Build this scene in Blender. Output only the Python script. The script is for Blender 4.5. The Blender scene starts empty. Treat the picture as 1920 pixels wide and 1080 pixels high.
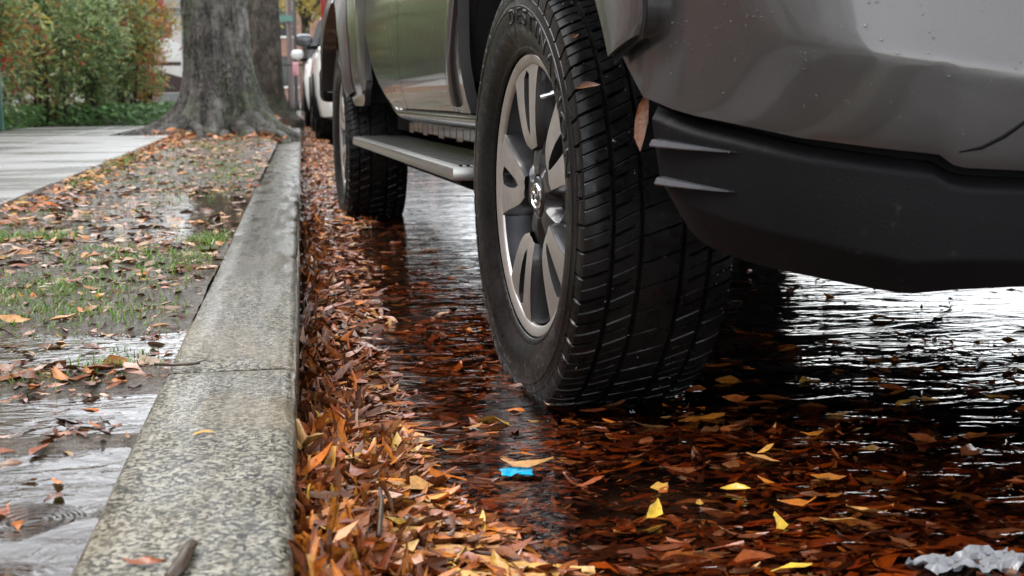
import bpy, bmesh, math, random
import numpy as np
from mathutils import Vector, Matrix, Euler
random.seed(7); rng = np.random.default_rng(11)
R = math.radians
S = bpy.context.scene
C = S.collection

# ------------------------------------------------------------------ camera, world, sun, exposure
F_PX, CAM_H, PITCH, YAW, ROLL = 2461.0, 0.473, R(8.44), R(8.95), R(-0.48)
cd = bpy.data.cameras.new('camera'); cam = bpy.data.objects.new('camera', cd); C.objects.link(cam)
cd.sensor_width = 36.0; cd.lens = F_PX/1920*36; cd.clip_start = 0.02; cd.clip_end = 3000
_f = Vector((math.sin(YAW)*math.cos(PITCH), math.cos(YAW)*math.cos(PITCH), -math.sin(PITCH)))
_r = Vector((math.cos(YAW), -math.sin(YAW), 0)); _u = _r.cross(_f)
_r2 = _r*math.cos(ROLL)+_u*math.sin(ROLL); _u2 = -_r*math.sin(ROLL)+_u*math.cos(ROLL)
cam.matrix_world = Matrix(((_r2.x, _u2.x, -_f.x, 0), (_r2.y, _u2.y, -_f.y, 0), (_r2.z, _u2.z, -_f.z, CAM_H), (0, 0, 0, 1)))
cd.dof.use_dof = True; cd.dof.focus_distance = 2.05; cd.dof.aperture_fstop = 10.5
S.camera = cam

SUN_EL, SUN_AZ = R(54), R(282)         # azimuth from +Y clockwise: the bright part of the cloud lies over the houses, to the left
w = bpy.data.worlds.new('World'); S.world = w; w.use_nodes = True
nt = w.node_tree; nt.nodes.clear()
sky = nt.nodes.new('ShaderNodeTexSky'); sky.sky_type = 'NISHITA'; sky.sun_disc = False
sky.sun_elevation = SUN_EL; sky.sun_rotation = SUN_AZ; sky.air_density = 1.0; sky.dust_density = 0.6; sky.ozone_density = 1.0
hs = nt.nodes.new('ShaderNodeHueSaturation'); hs.inputs['Saturation'].default_value = 0.16   # rain cloud: nearly colourless
bg = nt.nodes.new('ShaderNodeBackground'); bg.inputs['Strength'].default_value = 0.15
wo = nt.nodes.new('ShaderNodeOutputWorld')
nt.links.new(sky.outputs[0], hs.inputs['Color']); nt.links.new(hs.outputs[0], bg.inputs[0]); nt.links.new(bg.outputs[0], wo.inputs[0])
sd = bpy.data.lights.new('sun', 'SUN'); sd.energy = 0.85; sd.angle = R(40); sd.color = (1, .97, .93)
sun = bpy.data.objects.new('sun', sd); C.objects.link(sun)
_d = Vector((math.sin(SUN_AZ)*math.cos(SUN_EL), math.cos(SUN_AZ)*math.cos(SUN_EL), math.sin(SUN_EL)))
sun.rotation_euler = _d.to_track_quat('Z', 'Y').to_euler(); sun.location = _d*30
S.view_settings.view_transform = 'Standard'; S.view_settings.look = 'None'
S.view_settings.exposure = 2.0; S.view_settings.gamma = 1.0; S.view_settings.use_curve_mapping = False

# ------------------------------------------------------------------ helpers
def tag(o, label=None, cat=None, group=None, kind=None):
    if label: o['label'] = label
    if cat: o['category'] = cat
    if group: o['group'] = group
    if kind: o['kind'] = kind
    return o
def empty(name, loc=(0, 0, 0), rz=0, parent=None):
    o = bpy.data.objects.new(name, None); C.objects.link(o); o.location = loc; o.rotation_euler = (0, 0, rz)
    o.empty_display_size = .1
    if parent: o.parent = parent
    return o
def mk(name, me, mat=None, parent=None, loc=None, rot=None):
    o = bpy.data.objects.new(name, me); C.objects.link(o)
    if mat and not me.materials: me.materials.append(mat)
    if parent: o.parent = parent
    if loc: o.location = loc
    if rot: o.rotation_euler = rot
    return o
def pyd(name, v, f, mat=None, parent=None, smooth=True, loc=None, rot=None, ang=None):
    me = bpy.data.meshes.new(name); me.from_pydata([tuple(map(float, p)) for p in v], [], [tuple(map(int, q)) for q in f]); me.update()
    if smooth:
        me.polygons.foreach_set('use_smooth', [True]*len(me.polygons))
        if ang: me.set_sharp_from_angle(angle=R(ang))
    return mk(name, me, mat, parent, loc, rot)
class MB:
    """collects pieces of ONE object"""
    def __init__(s): s.v = []; s.f = []
    def add(s, v, f):
        n = len(s.v); s.v += [tuple(p) for p in v]; s.f += [tuple(i+n for i in q) for q in f]; return s
    def box(s, c, d, b=0.0, M=None):
        cx, cy, cz = c; x, y, z = [q/2 for q in d]
        if b <= 0:
            v = [(cx+i*x, cy+j*y, cz+k*z) for i in (-1, 1) for j in (-1, 1) for k in (-1, 1)]
            f = [(0, 1, 3, 2), (4, 6, 7, 5), (0, 4, 5, 1), (2, 3, 7, 6), (0, 2, 6, 4), (1, 5, 7, 3)]
        else:
            bm = bmesh.new(); bmesh.ops.create_cube(bm, size=1)
            for q in bm.verts: q.co = Vector((q.co.x*2*x, q.co.y*2*y, q.co.z*2*z))
            bmesh.ops.bevel(bm, geom=bm.edges[:], offset=b, segments=2, affect='EDGES', profile=.5)
            bm.verts.index_update()
            v = [(q.co.x+cx, q.co.y+cy, q.co.z+cz) for q in bm.verts]; f = [tuple(q.index for q in p.verts) for p in bm.faces]; bm.free()
        if M is not None: v = [tuple(M @ Vector(p)) for p in v]
        return s.add(v, f)
    def tube(s, pts, rad, n=8, cap=True):
        pts = [Vector(p) for p in pts]; rad = rad if hasattr(rad, '__len__') else [rad]*len(pts)
        v = []; f = []; N = None
        for i, p in enumerate(pts):
            t = (pts[min(i+1, len(pts)-1)]-pts[max(i-1, 0)]).normalized()
            if N is None: N = t.orthogonal().normalized()
            N = (N-t*N.dot(t)); N = N.normalized() if N.length > 1e-6 else t.orthogonal().normalized()
            B = t.cross(N)
            for k in range(n):
                a = 2*math.pi*k/n; v.append(tuple(p+(N*math.cos(a)+B*math.sin(a))*rad[i]))
        for i in range(len(pts)-1):
            for k in range(n):
                a = i*n+k; b = i*n+(k+1) % n; f.append((a, b, b+n, a+n))
        if cap: f.append(tuple(range(n-1, -1, -1))); f.append(tuple((len(pts)-1)*n+k for k in range(n)))
        return s.add(v, f)
    def build(s, name, mat, parent=None, smooth=False, loc=None, rot=None, ang=None):
        return pyd(name, s.v, s.f, mat, parent, smooth, loc, rot, ang)
def grid_faces(nu, nv, wrap=False):
    f = []
    for i in range(nu if wrap else nu-1):
        for j in range(nv-1):
            a = i*nv+j; b = ((i+1) % nu)*nv+j; f.append((a, b, b+1, a+1))
    return f
def lathe_x(prof, n=96, sgn=-1):
    """profile of (outward, r) turned about the x axis; outward maps to sgn*x"""
    v = []
    for i in range(n):
        a = 2*math.pi*i/n
        for o, r in prof: v.append((sgn*o, r*math.cos(a), r*math.sin(a)))
    return v, grid_faces(n, len(prof), True)
def npmesh(name, V, F, col=None):
    """numpy mesh: V (n,3), F (m,k) ; col (n,4) colour attribute"""
    me = bpy.data.meshes.new(name); n, m, k = len(V), len(F), F.shape[1]
    me.vertices.add(n); me.vertices.foreach_set('co', np.asarray(V, np.float32).ravel())
    me.loops.add(m*k); me.loops.foreach_set('vertex_index', np.asarray(F, np.int32).ravel())
    me.polygons.add(m); me.polygons.foreach_set('loop_start', np.arange(0, m*k, k, dtype=np.int32))
    me.polygons.foreach_set('loop_total', np.full(m, k, np.int32)) if False else None
    me.polygons.foreach_set('use_smooth', np.ones(m, bool))
    if col is not None:
        a = me.color_attributes.new('col', 'FLOAT_COLOR', 'POINT'); a.data.foreach_set('color', np.asarray(col, np.float32).ravel())
    me.update(calc_edges=True); me.validate()
    return me
def vnoise(x, y, seed=0):
    x = np.asarray(x, float); y = np.asarray(y, float); xi = np.floor(x).astype(np.int64); yi = np.floor(y).astype(np.int64); fx = x-xi; fy = y-yi
    def h(a, b):
        n = (a*374761393+b*668265263+seed*1442695041) & 0xffffffff; n = ((n ^ (n >> 13))*1274126177) & 0xffffffff
        return ((n ^ (n >> 16)) & 0xffff)/65535.0
    sx = fx*fx*(3-2*fx); sy = fy*fy*(3-2*fy)
    return (h(xi, yi)*(1-sx)+h(xi+1, yi)*sx)*(1-sy)+(h(xi, yi+1)*(1-sx)+h(xi+1, yi+1)*sx)*sy
def fbm(x, y, seed=0, o=4):
    t = 0; a = .5
    for i in range(o): t = t+a*vnoise(np.asarray(x)*2**i, np.asarray(y)*2**i, seed+i*17); a *= .5
    return t/(1-.5**o)
def spl(xs, ys, x):
    """smooth monotone-ish interpolation"""
    xs = np.asarray(xs, float); ys = np.asarray(ys, float); x = np.clip(x, xs[0], xs[-1]); i = np.clip(np.searchsorted(xs, x, side='right')-1, 0, len(xs)-2)
    d = np.diff(ys)/np.diff(xs); m = np.empty(len(xs)); m[1:-1] = np.where(d[1:]*d[:-1] > 0, 2*d[1:]*d[:-1]/(d[1:]+d[:-1]+1e-12*np.sign(d[1:]+d[:-1]+1e-30)), 0); m[0] = d[0]; m[-1] = d[-1]
    h = xs[i+1]-xs[i]; t = (x-xs[i])/h
    return (2*t**3-3*t**2+1)*ys[i]+(t**3-2*t**2+t)*h*m[i]+(-2*t**3+3*t**2)*ys[i+1]+(t**3-t**2)*h*m[i+1]

# ------------------------------------------------------------------ materials
class NM:
    def __init__(s, name):
        s.m = bpy.data.materials.new(name); s.m.use_nodes = True; s.t = s.m.node_tree; s.t.nodes.clear()
        s.out = s.n('ShaderNodeOutputMaterial')
    def n(s, typ, **kw):
        q = s.t.nodes.new(typ)
        for k, v in kw.items():
            if k in q.inputs.keys() if hasattr(q.inputs, 'keys') else False: s.set(q, k, v)
            else: setattr(q, k, v)
        return q
    def set(s, q, k, v):
        if isinstance(v, bpy.types.NodeSocket): s.t.links.new(v, q.inputs[k])
        else: q.inputs[k].default_value = v
    def coord(s, kind='Object', scale=(1, 1, 1)):
        tc = s.n('ShaderNodeTexCoord'); mp = s.n('ShaderNodeMapping'); mp.inputs['Scale'].default_value = scale
        s.t.links.new(tc.outputs[kind], mp.inputs['Vector']); return mp.outputs[0]
    def world(s, scale=(1, 1, 1)):
        g = s.n('ShaderNodeNewGeometry'); mp = s.n('ShaderNodeMapping'); mp.inputs['Scale'].default_value = scale
        s.t.links.new(g.outputs['Position'], mp.inputs['Vector']); return mp.outputs[0]
    def noise(s, vec, scale, detail=4, rough=.55, dist=0):
        q = s.n('ShaderNodeTexNoise'); s.t.links.new(vec, q.inputs['Vector']); q.inputs['Scale'].default_value = scale
        q.inputs['Detail'].default_value = detail; q.inputs['Roughness'].default_value = rough; q.inputs['Distortion'].default_value = dist
        return q.outputs['Fac']
    def vor(s, vec, scale, feat='F1', out='Distance', rnd=1.0):
        q = s.n('ShaderNodeTexVoronoi'); q.feature = feat; s.t.links.new(vec, q.inputs['Vector']); q.inputs['Scale'].default_value = scale
        q.inputs['Randomness'].default_value = rnd
        return q.outputs[out]
    def ramp(s, fac, stops):
        q = s.n('ShaderNodeValToRGB'); s.t.links.new(fac, q.inputs[0]); e = q.color_ramp.elements
        while len(e) < len(stops): e.new(.5)
        for k, (p, c) in zip(e, stops):
            k.position = p; k.color = (c, c, c, 1) if not hasattr(c, '__len__') else (*c, 1)
        return q.outputs[0]
    def mix(s, fac, a, b, typ='MIX'):
        q = s.n('ShaderNodeMix'); q.data_type = 'RGBA'; q.blend_type = typ
        for k, v in ((0, fac), (6, a), (7, b)):
            if isinstance(v, bpy.types.NodeSocket): s.t.links.new(v, q.inputs[k])
            else: q.inputs[k].default_value = v if k == 0 else ((*v, 1) if len(v) == 3 else v)
        return q.outputs[2]
    def math(s, op, a, b=0.0, c=None, clamp=False):
        q = s.n('ShaderNodeMath'); q.operation = op; q.use_clamp = clamp
        for k, v in ((0, a), (1, b), (2, c)):
            if v is None: continue
            if isinstance(v, bpy.types.NodeSocket): s.t.links.new(v, q.inputs[k])
            else: q.inputs[k].default_value = v
        return q.outputs[0]
    def bump(s, h, strength=.3, dist=.01, normal=None):
        q = s.n('ShaderNodeBump'); s.t.links.new(h, q.inputs['Height']); q.inputs['Strength'].default_value = strength; q.inputs['Distance'].default_value = dist
        if normal is not None: s.t.links.new(normal, q.inputs['Normal'])
        return q.outputs[0]
    def princ(s, color, rough=.5, metal=0., normal=None, spec=.5, coat=0., coat_rough=.05, **kw):
        q = s.n('ShaderNodeBsdfPrincipled')
        for k, v in (('Base Color', color), ('Roughness', rough), ('Metallic', metal), ('Specular IOR Level', spec), ('Coat Weight', coat), ('Coat Roughness', coat_rough)):
            if isinstance(v, bpy.types.NodeSocket): s.t.links.new(v, q.inputs[k])
            else: q.inputs[k].default_value = ((*v, 1) if hasattr(v, '__len__') and len(v) == 3 else v)
        if normal is not None: s.t.links.new(normal, q.inputs['Normal'])
        s.t.links.new(q.outputs[0], s.out.inputs[0]); s.p = q; return s.m
def simple(name, col, rough=.5, metal=0., nscale=40, var=.25, bump=.0, coat=0., spec=.5, coord='Object'):
    m = NM(name); v = m.coord(coord); n = m.noise(v, nscale, 5)
    c = m.mix(n, tuple(x*(1-var) for x in col), tuple(min(1, x*(1+var)) for x in col))
    rr = m.math('MULTIPLY_ADD', n, rough*.5, rough*.75)
    return m.princ(c, rr, metal, m.bump(n, bump, .003) if bump else None, spec, coat)
M = {}
# car paint: wet grey metallic
def paint(name, col, metal=.75):
    m = NM(name); v = m.coord()
    fl = m.noise(v, 900, 1); big = m.noise(v, 5, 3)
    c = m.mix(fl, tuple(x*.82 for x in col), tuple(x*1.2 for x in col)); c = m.mix(m.ramp(big, [(.35, 0), (.75, .35)]), c, tuple(x*.8 for x in col))
    film = m.noise(v, 28, 3)
    return m.princ(c, m.math('MULTIPLY_ADD', film, .15, .27), metal, m.bump(film, .02, .002), .5, 1.0, .06)
M['paint'] = paint('grey_metallic_paint', (.100, .095, .094))
M['white_paint'] = paint('white_car_paint', (.80, .80, .77), 0.0)
def plastic():
    m = NM('black_textured_plastic'); v = m.coord(); n = m.noise(v, 350, 3); b = m.noise(v, 6, 4)
    c = m.mix(b, (.0035, .0035, .0045), (.008, .0078, .0085)); sp = m.ramp(m.noise(v, 38, 5, .7), [(.62, 0), (.72, 1)]); c = m.mix(m.math('MULTIPLY', sp, .6), c, (.04, .035, .03))
    return m.princ(c, m.math('MULTIPLY_ADD', b, .2, .40), 0, m.bump(n, .25, .0015), .12)
M['plastic'] = plastic()
M['glossy_plastic'] = simple('wet_black_plastic', (.07, .074, .082), .12, 0, 25, .3, 0, .6)
M['black'] = simple('underbody_black', (.009, .009, .010), .7, 0, 20, .4, .1, 0, .15)
M['liner'] = simple('wheel_liner_plastic', (.02, .02, .022), .55, 0, 30, .3, .1)
def rubber():
    m = NM('wet_tyre_rubber'); v = m.coord(); n = m.noise(v, 60, 5, .6); g = m.noise(v, 9, 5, .6); f = m.noise(v, 420, 2)
    c = m.mix(m.ramp(g, [(.42, 0), (.75, 1)]), (.0045, .0045, .005), (.0135, .0125, .0115))
    rr = m.math('MULTIPLY_ADD', m.ramp(n, [(.35, 0), (.7, 1)]), .3, .2)
    return m.princ(c, rr, 0, m.bump(f, .12, .001), .26)
M['rubber'] = rubber(); M['grit'] = simple('pale_grit', (.17, .15, .125), .35, 0, 300, .6)
M['alloy_dark'] = simple('dark_painted_alloy', (.026, .026, .028), .34, .3, 30, .3, 0, .4)
def alloy():
    m = NM('machined_alloy'); v = m.coord(); n = m.noise(v, 22, 4); s_ = m.noise(v, 260, 2)
    c = m.mix(m.ramp(n, [(.3, 0), (.8, 1)]), (.68, .66, .63), (.48, .45, .42))
    return m.princ(c, m.math('MULTIPLY_ADD', n, .2, .28), .85, m.bump(s_, .05, .001))
M['alloy'] = alloy()
M['barrel'] = simple('rim_barrel', (.085, .085, .092), .34, .7, 18, .6)
M['chrome'] = simple('chrome', (.75, .75, .76), .1, 1.0, 20, .08)
M['steel'] = simple('brushed_steel_step', (.42, .42, .40), .3, .9, 30, .15)
M['rust'] = simple('brake_iron', (.07, .06, .055), .5, .7, 40, .4)
M['glass'] = simple('dark_car_glass', (.02, .025, .027), .06, 0, 3, .2)
M['headlamp'] = simple('headlamp_lens', (.55, .56, .58), .08, .3, 12, .2, 0, 1)
M['amber'] = simple('amber_lens', (.5, .16, .02), .15)
M['redlens'] = simple('red_lens', (.35, .01, .01), .12)
def granite():
    m = NM('wet_granite'); v = m.world(); v2 = m.world((1, .85, 1))
    cr = m.vor(v2, 270, 'F1', 'Color'); sp = m.n('ShaderNodeSeparateColor'); m.t.links.new(cr, sp.inputs[0])
    fine = m.noise(v2, 235, 4, .75); mid = m.noise(v, 46, 4, .6); big = m.noise(v, 7, 5, .6)
    k = m.math('ADD', m.math('MULTIPLY', sp.outputs[0], .55), m.math('MULTIPLY', fine, .50))
    c = m.ramp(k, [(.38, (.02, .02, .018)), (.46, (.10, .095, .08)), (.55, (.24, .225, .185)), (.70, (.46, .44, .38))])
    c = m.mix(m.ramp(mid, [(.40, 0), (.68, .55)]), c, (.115, .11, .085))
    warm = m.ramp(m.noise(v, 3.2, 4), [(.5, 0), (.68, .35)]); c = m.mix(warm, c, (.30, .22, .12))
    # algae and soaked stone further along the kerb: its own colour, with ragged borders
    g = m.n('ShaderNodeNewGeometry'); xyz = m.n('ShaderNodeSeparateXYZ'); m.t.links.new(g.outputs['Position'], xyz.inputs[0])
    yy = m.math('ADD', xyz.outputs[1], m.math('MULTIPLY', m.noise(m.world((5, .8, 1)), 2.5, 4), 1.0))
    wet = m.n('ShaderNodeMapRange'); wet.interpolation_type = 'SMOOTHSTEP'; m.t.links.new(yy, wet.inputs[0]); wet.inputs[1].default_value = 2.5; wet.inputs[2].default_value = 4.2; wet.inputs[4].default_value = .9
    c = m.mix(wet.outputs[0], c, m.mix(fine, (.025, .023, .014), (.12, .112, .08)))
    c = m.mix(1.0, c, (.84, .82, .76), 'MULTIPLY')
    st = m.ramp(m.noise(m.world((16, .8, 1)), 2.6, 5, .65), [(.40, 0), (.62, 1)]); c = m.mix(m.math('MULTIPLY', st, .38), c, m.mix(1.0, c, (.42, .40, .34), 'MULTIPLY'))
    lt = m.ramp(m.noise(m.world((22, 1.0, 1)), 2.1, 4, .6), [(.56, 0), (.66, 1)]); c = m.mix(m.math('MULTIPLY', lt, .12), c, (.34, .33, .29))  # pale streaks: wet reflections painted into the stone colour
    rr = m.math('MULTIPLY_ADD', m.ramp(m.noise(m.world((9, 1.5, 1)), 3, 4), [(.40, 0), (.6, 1)]), .34, .16)
    h = m.math('ADD', m.math('MULTIPLY', fine, .5), mid)
    return m.princ(c, rr, 0, m.bump(h, .4, .003), .22)
M['granite'] = granite()
def concrete(name, base, rough=(.22, .42)):
    m = NM(name); v = m.world(); n = m.noise(v, 2.2, 6, .6); f = m.noise(v, 120, 3); w_ = m.noise(m.world((.5, 1.6, 1)), 1.7, 5, .6)
    c = m.mix(m.ramp(n, [(.35, 0), (.7, 1)]), tuple(x*.82 for x in base), base); c = m.mix(m.math('MULTIPLY', f, .35), c, tuple(x*.6 for x in base))
    wm = m.ramp(w_, [(.42, 1), (.58, 0)])
    c = m.mix(m.math('MULTIPLY', wm, .5), c, tuple(x*.45 for x in base))
    rr = m.math('MULTIPLY_ADD', wm, rough[0]-rough[1], rough[1])
    return m.princ(c, rr, 0, m.bump(f, .12, .002), .5)
M['concrete'] = concrete('wet_concrete', (.36, .355, .335))
def asphalt():
    m = NM('wet_asphalt'); v = m.world(); n = m.noise(v, 4, 5); f = m.vor(v, 180)
    c = m.mix(n, (.03, .024, .02), (.06, .05, .042)); return m.princ(c, m.math('MULTIPLY_ADD', n, .3, .3), 0, m.bump(f, .5, .004), .5)
M['asphalt'] = asphalt()
def soil():
    m = NM('wet_mud'); v = m.world(); n = m.noise(v, 9, 6, .65); f = m.noise(v, 90, 5, .7); g = m.noise(v, 2.3, 4)
    c = m.ramp(f, [(.3, (.06, .046, .034)), (.5, (.20, .165, .13)), (.72, (.42, .36, .31))])
    c = m.mix(m.ramp(n, [(.4, 0), (.7, .6)]), c, (.13, .095, .075)); c = m.mix(m.ramp(g, [(.5, 0), (.66, .45)]), c, (.09, .10, .035))
    return m.princ(c, m.math('MULTIPLY_ADD', n, .4, .05), 0, m.bump(m.math('ADD', f, m.noise(v, 260, 3, .7)), 1.0, .014), .5)
M['soil'] = soil()
def ground_mat():
    m = NM('lawn_ground'); v = m.world(); n = m.noise(v, 6, 6, .65); f = m.noise(v, 60, 3)
    c = m.ramp(n, [(.3, (.05, .045, .025)), (.5, (.06, .085, .025)), (.7, (.12, .09, .05))]); return m.princ(c, .6, 0, m.bump(f, .7, .02))
M['ground'] = ground_mat()
def water(name, tint, scale, strength, rings=False, seedoff=0.0):
    m = NM(name); 
    a = m.noise(m.world((1.0, 2.0, 1)), scale, 3, .45, 1.6); b = m.noise(m.world((1.0, 1.6, 1)), scale*.35, 2, .5, .3)
    h = m.math('ADD', m.math('MULTIPLY', a, .24 if rings else .55), m.math('MULTIPLY', b, .5 if rings else 1.0))
    if rings:     # rings spreading from raindrops
        v = m.n('ShaderNodeTexVoronoi'); v.feature = 'F1'; mp = m.world((1, 1, 0)); m.t.links.new(mp, v.inputs['Vector']); v.inputs['Scale'].default_value = 8.0; v.inputs['Randomness'].default_value = 1
        d = v.outputs['Distance']; s_ = m.n('ShaderNodeSeparateColor'); m.t.links.new(v.outputs['Color'], s_.inputs[0])
        ph = m.math('MULTIPLY', s_.outputs[0], 20.0)
        wv = m.math('SINE', m.math('MULTIPLY_ADD', d, 95.0, ph)); fade = m.ramp(d, [(.0, 1), (.28, .7), (.5, 0)])
        on = m.math('GREATER_THAN', s_.outputs[1], .3)
        h = m.math('ADD', h, m.math('MULTIPLY', m.math('MULTIPLY', wv, fade), m.math('MULTIPLY', m.math('MULTIPLY', on, s_.outputs[2]), .17)))
    nrm = m.bump(h, strength, .02)
    fr = m.n('ShaderNodeFresnel'); fr.inputs['IOR'].default_value = 1.333; m.t.links.new(nrm, fr.inputs['Normal'])
    gl = m.n('ShaderNodeBsdfGlossy'); gl.inputs['Roughness'].default_value = .05; m.t.links.new(nrm, gl.inputs['Normal']); gl.inputs['Color'].default_value = (1, 1, 1, 1)
    tr = m.n('ShaderNodeBsdfTransparent'); tr.inputs['Color'].default_value = (*tint, 1)
    mx = m.n('ShaderNodeMixShader'); m.t.links.new(fr.outputs[0], mx.inputs[0]); m.t.links.new(tr.outputs[0], mx.inputs[1]); m.t.links.new(gl.outputs[0], mx.inputs[2])
    m.t.links.new(mx.outputs[0], m.out.inputs[0]); return m.m
M['water'] = water('flood_water', (.66, .48, .37), 7.5, .34)
M['puddle'] = water('puddle_water', (.70, .61, .53), 15, .42, True)
def leafmat(name, objcol=False, rough=.2):
    m = NM(name)
    if objcol:
        oi = m.n('ShaderNodeObjectInfo'); col = oi.outputs['Color']; at = m.n('ShaderNodeAttribute'); at.attribute_name = 'col'; al = at.outputs['Alpha']
    else:
        at = m.n('ShaderNodeAttribute'); at.attribute_name = 'col'; col = at.outputs['Color']; al = at.outputs['Alpha']
    v = m.world(); n = m.noise(v, 130, 4, .65); b = m.noise(v, 45, 3)
    c = m.mix(m.ramp(n, [(.42, 0), (.72, .65)]), col, m.mix(1.0, col, (.35, .28, .22), 'MULTIPLY'))
    vein = m.ramp(al, [(.04, 1), (.16, 0)]); c = m.mix(m.math('MULTIPLY', vein, .4), c, m.mix(1.0, col, (1.5, 1.45, 1.3), 'MULTIPLY'))
    return m.princ(c, m.math('MULTIPLY_ADD', m.ramp(b, [(.35, 0), (.65, 1)]), .4, rough-.08), 0, m.bump(n, .4, .002), .5)
M['leaf'] = leafmat('wet_fallen_leaf'); M['leaf_one'] = leafmat('wet_fallen_leaf_single', True)
def foliage(name, rough=.4):
    m = NM(name); at = m.n('ShaderNodeAttribute'); at.attribute_name = 'col'
    m.princ(at.outputs['Color'], rough, 0, None, .5)
    tl = m.n('ShaderNodeBsdfTranslucent'); m.t.links.new(at.outputs['Color'], tl.inputs[0]); mx = m.n('ShaderNodeMixShader'); mx.inputs[0].default_value = .42
    m.t.links.new(m.p.outputs[0], mx.inputs[1]); m.t.links.new(tl.outputs[0], mx.inputs[2]); m.t.links.new(mx.outputs[0], m.out.inputs[0]); return m.m
M['foliage'] = foliage('shrub_foliage'); M['grass'] = foliage('wet_grass', .3)
def bark(name, a, b, moss):
    m = NM(name); v = m.coord('Object', (1, 1, .30)); n = m.noise(v, 11, 7, .72, .5); f = m.noise(m.coord(), 45, 4, .7); g = m.noise(m.coord('Object', (1, 1, .6)), 3.1, 5, .65); k = m.noise(m.coord('Object', (1.2, 1.2, .35)), 4.0, 4, .6)
    w3 = m.n('ShaderNodeVectorMath'); w3.operation = 'ADD'; nz = m.n('ShaderNodeTexNoise'); m.t.links.new(v, nz.inputs['Vector']); nz.inputs['Scale'].default_value = 9; nz.inputs['Detail'].default_value = 4
    sc = m.n('ShaderNodeVectorMath'); sc.operation = 'SCALE'; m.t.links.new(nz.outputs['Color'], sc.inputs[0]); sc.inputs['Scale'].default_value = .22; m.t.links.new(v, w3.inputs[0]); m.t.links.new(sc.outputs[0], w3.inputs[1])
    ed = m.math('MAXIMUM', m.ramp(m.vor(w3.outputs[0], 34, 'DISTANCE_TO_EDGE'), [(.0, .25), (.2, 1)]), m.ramp(m.noise(m.coord(), 7, 4), [(.42, 0), (.6, 1)]))
    c = m.ramp(n, [(.34, a), (.5, tuple((x*.5+y*.5) for x, y in zip(a, b))), (.66, b)]); c = m.mix(m.math('MULTIPLY', f, .4), c, a)
    c = m.mix(m.ramp(k, [(.47, 0), (.62, .5)]), c, tuple(x*1.5 for x in a)); c = m.mix(m.ramp(g, [(.5, 0), (.60, .65)]), c, moss)
    c = m.mix(ed, tuple(x*.6 for x in a), c)
    h = m.math('ADD', m.math('ADD', n, m.math('MULTIPLY', f, .4)), m.math('MULTIPLY', ed, .5)); return m.princ(c, m.math('MULTIPLY_ADD', f, .3, .35), 0, m.bump(h, 1.0, .05), .45)
M['bark'] = bark('wet_bark', (.04, .036, .03), (.34, .315, .28), (.075, .095, .035))
M['bark2'] = bark('brown_bark', (.07, .057, .046), (.24, .195, .16), (.06, .08, .04))
M['stem'] = simple('dark_stem', (.035, .028, .02), .5, 0, 60, .4, .3)
def brick(name, a, b, mortar):
    m = NM(name); q = m.n('ShaderNodeTexBrick'); tc = m.n('ShaderNodeNewGeometry'); xyz = m.n('ShaderNodeSeparateXYZ'); m.t.links.new(tc.outputs['Position'], xyz.inputs[0])
    cb = m.n('ShaderNodeCombineXYZ'); m.t.links.new(m.math('ADD', xyz.outputs[0], xyz.outputs[1]), cb.inputs[0]); m.t.links.new(xyz.outputs[2], cb.inputs[1]); m.t.links.new(cb.outputs[0], q.inputs['Vector'])
    q.inputs['Color1'].default_value = (*a, 1); q.inputs['Color2'].default_value = (*b, 1); q.inputs['Mortar'].default_value = (*mortar, 1); q.inputs['Scale'].default_value = 1
    q.inputs['Brick Width'].default_value = .22; q.inputs['Row Height'].default_value = .075; q.inputs['Mortar Size'].default_value = .008
    return m.princ(q.outputs[0], .7, 0, m.bump(q.outputs['Fac'], -.5, .01))
M['brick'] = brick('red_brick_far', (.22, .085, .055), (.28, .12, .08), (.3, .27, .24))
M['brick2'] = brick('grey_painted_brick', (.36, .34, .32), (.42, .40, .37), (.3, .29, .27))
M['cream'] = simple('cream_render', (.62, .59, .52), .7, 0, 3, .12, .1)
M['trim'] = simple('white_trim', (.72, .71, .68), .5, 0, 8, .1)
M['iron'] = simple('black_iron', (.02, .02, .021), .45, .2, 50, .3)
M['green_post'] = simple('green_paint', (.02, .10, .07), .4, 0, 20, .2)
M['greysteel'] = simple('grey_shelter_metal', (.30, .31, .32), .35, .6, 15, .15)
M['bright_white'] = simple('dirty_white_plastic', (.24, .245, .26), .2, 0, 90, .6, .4)
M['blue'] = simple('blue_plastic', (.0, .36, .62), .2, 0, 90, .15)
M['wood'] = simple('wet_twig_bark', (.07, .045, .03), .35, 0, 90, .5, .5)
M['pink'] = simple('pink_cloth', (.62, .30, .34), .7, 0, 10, .2)
M['sign_green'] = simple('street_sign_green', (.10, .22, .18), .4, 0, 10, .1)
# ------------------------------------------------------------------ the setting
KX0, KX1, KZ = -0.195, -0.020, 0.100      # kerb back, kerb face, kerb top
W0 = 0.0925                               # puddle level on the verge
ROADZ = -0.038; TRZ = -0.077; TYRE_R = .346
def sheet(name, x0, x1, y0, y1, z, mat, kind='structure'):
    o = pyd(name, [(x0, y0, z), (x1, y0, z), (x1, y1, z), (x0, y1, z)], [(0, 1, 2, 3)], mat, None, False); tag(o, kind=kind); return o
tag(sheet('ground', -900, 900, -900, 900, -.20, M['ground']), 'wet grassy ground reaching to the horizon', 'ground')
tag(sheet('road', -.06, 8.6, -40, 300, ROADZ, M['asphalt']), 'wet asphalt street under brown flood water', 'road')
tag(sheet('flood_water', -.03, 8.6, -40, 300, 0.0, M['water']), 'brown rain water standing in the flooded street', 'water')
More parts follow.
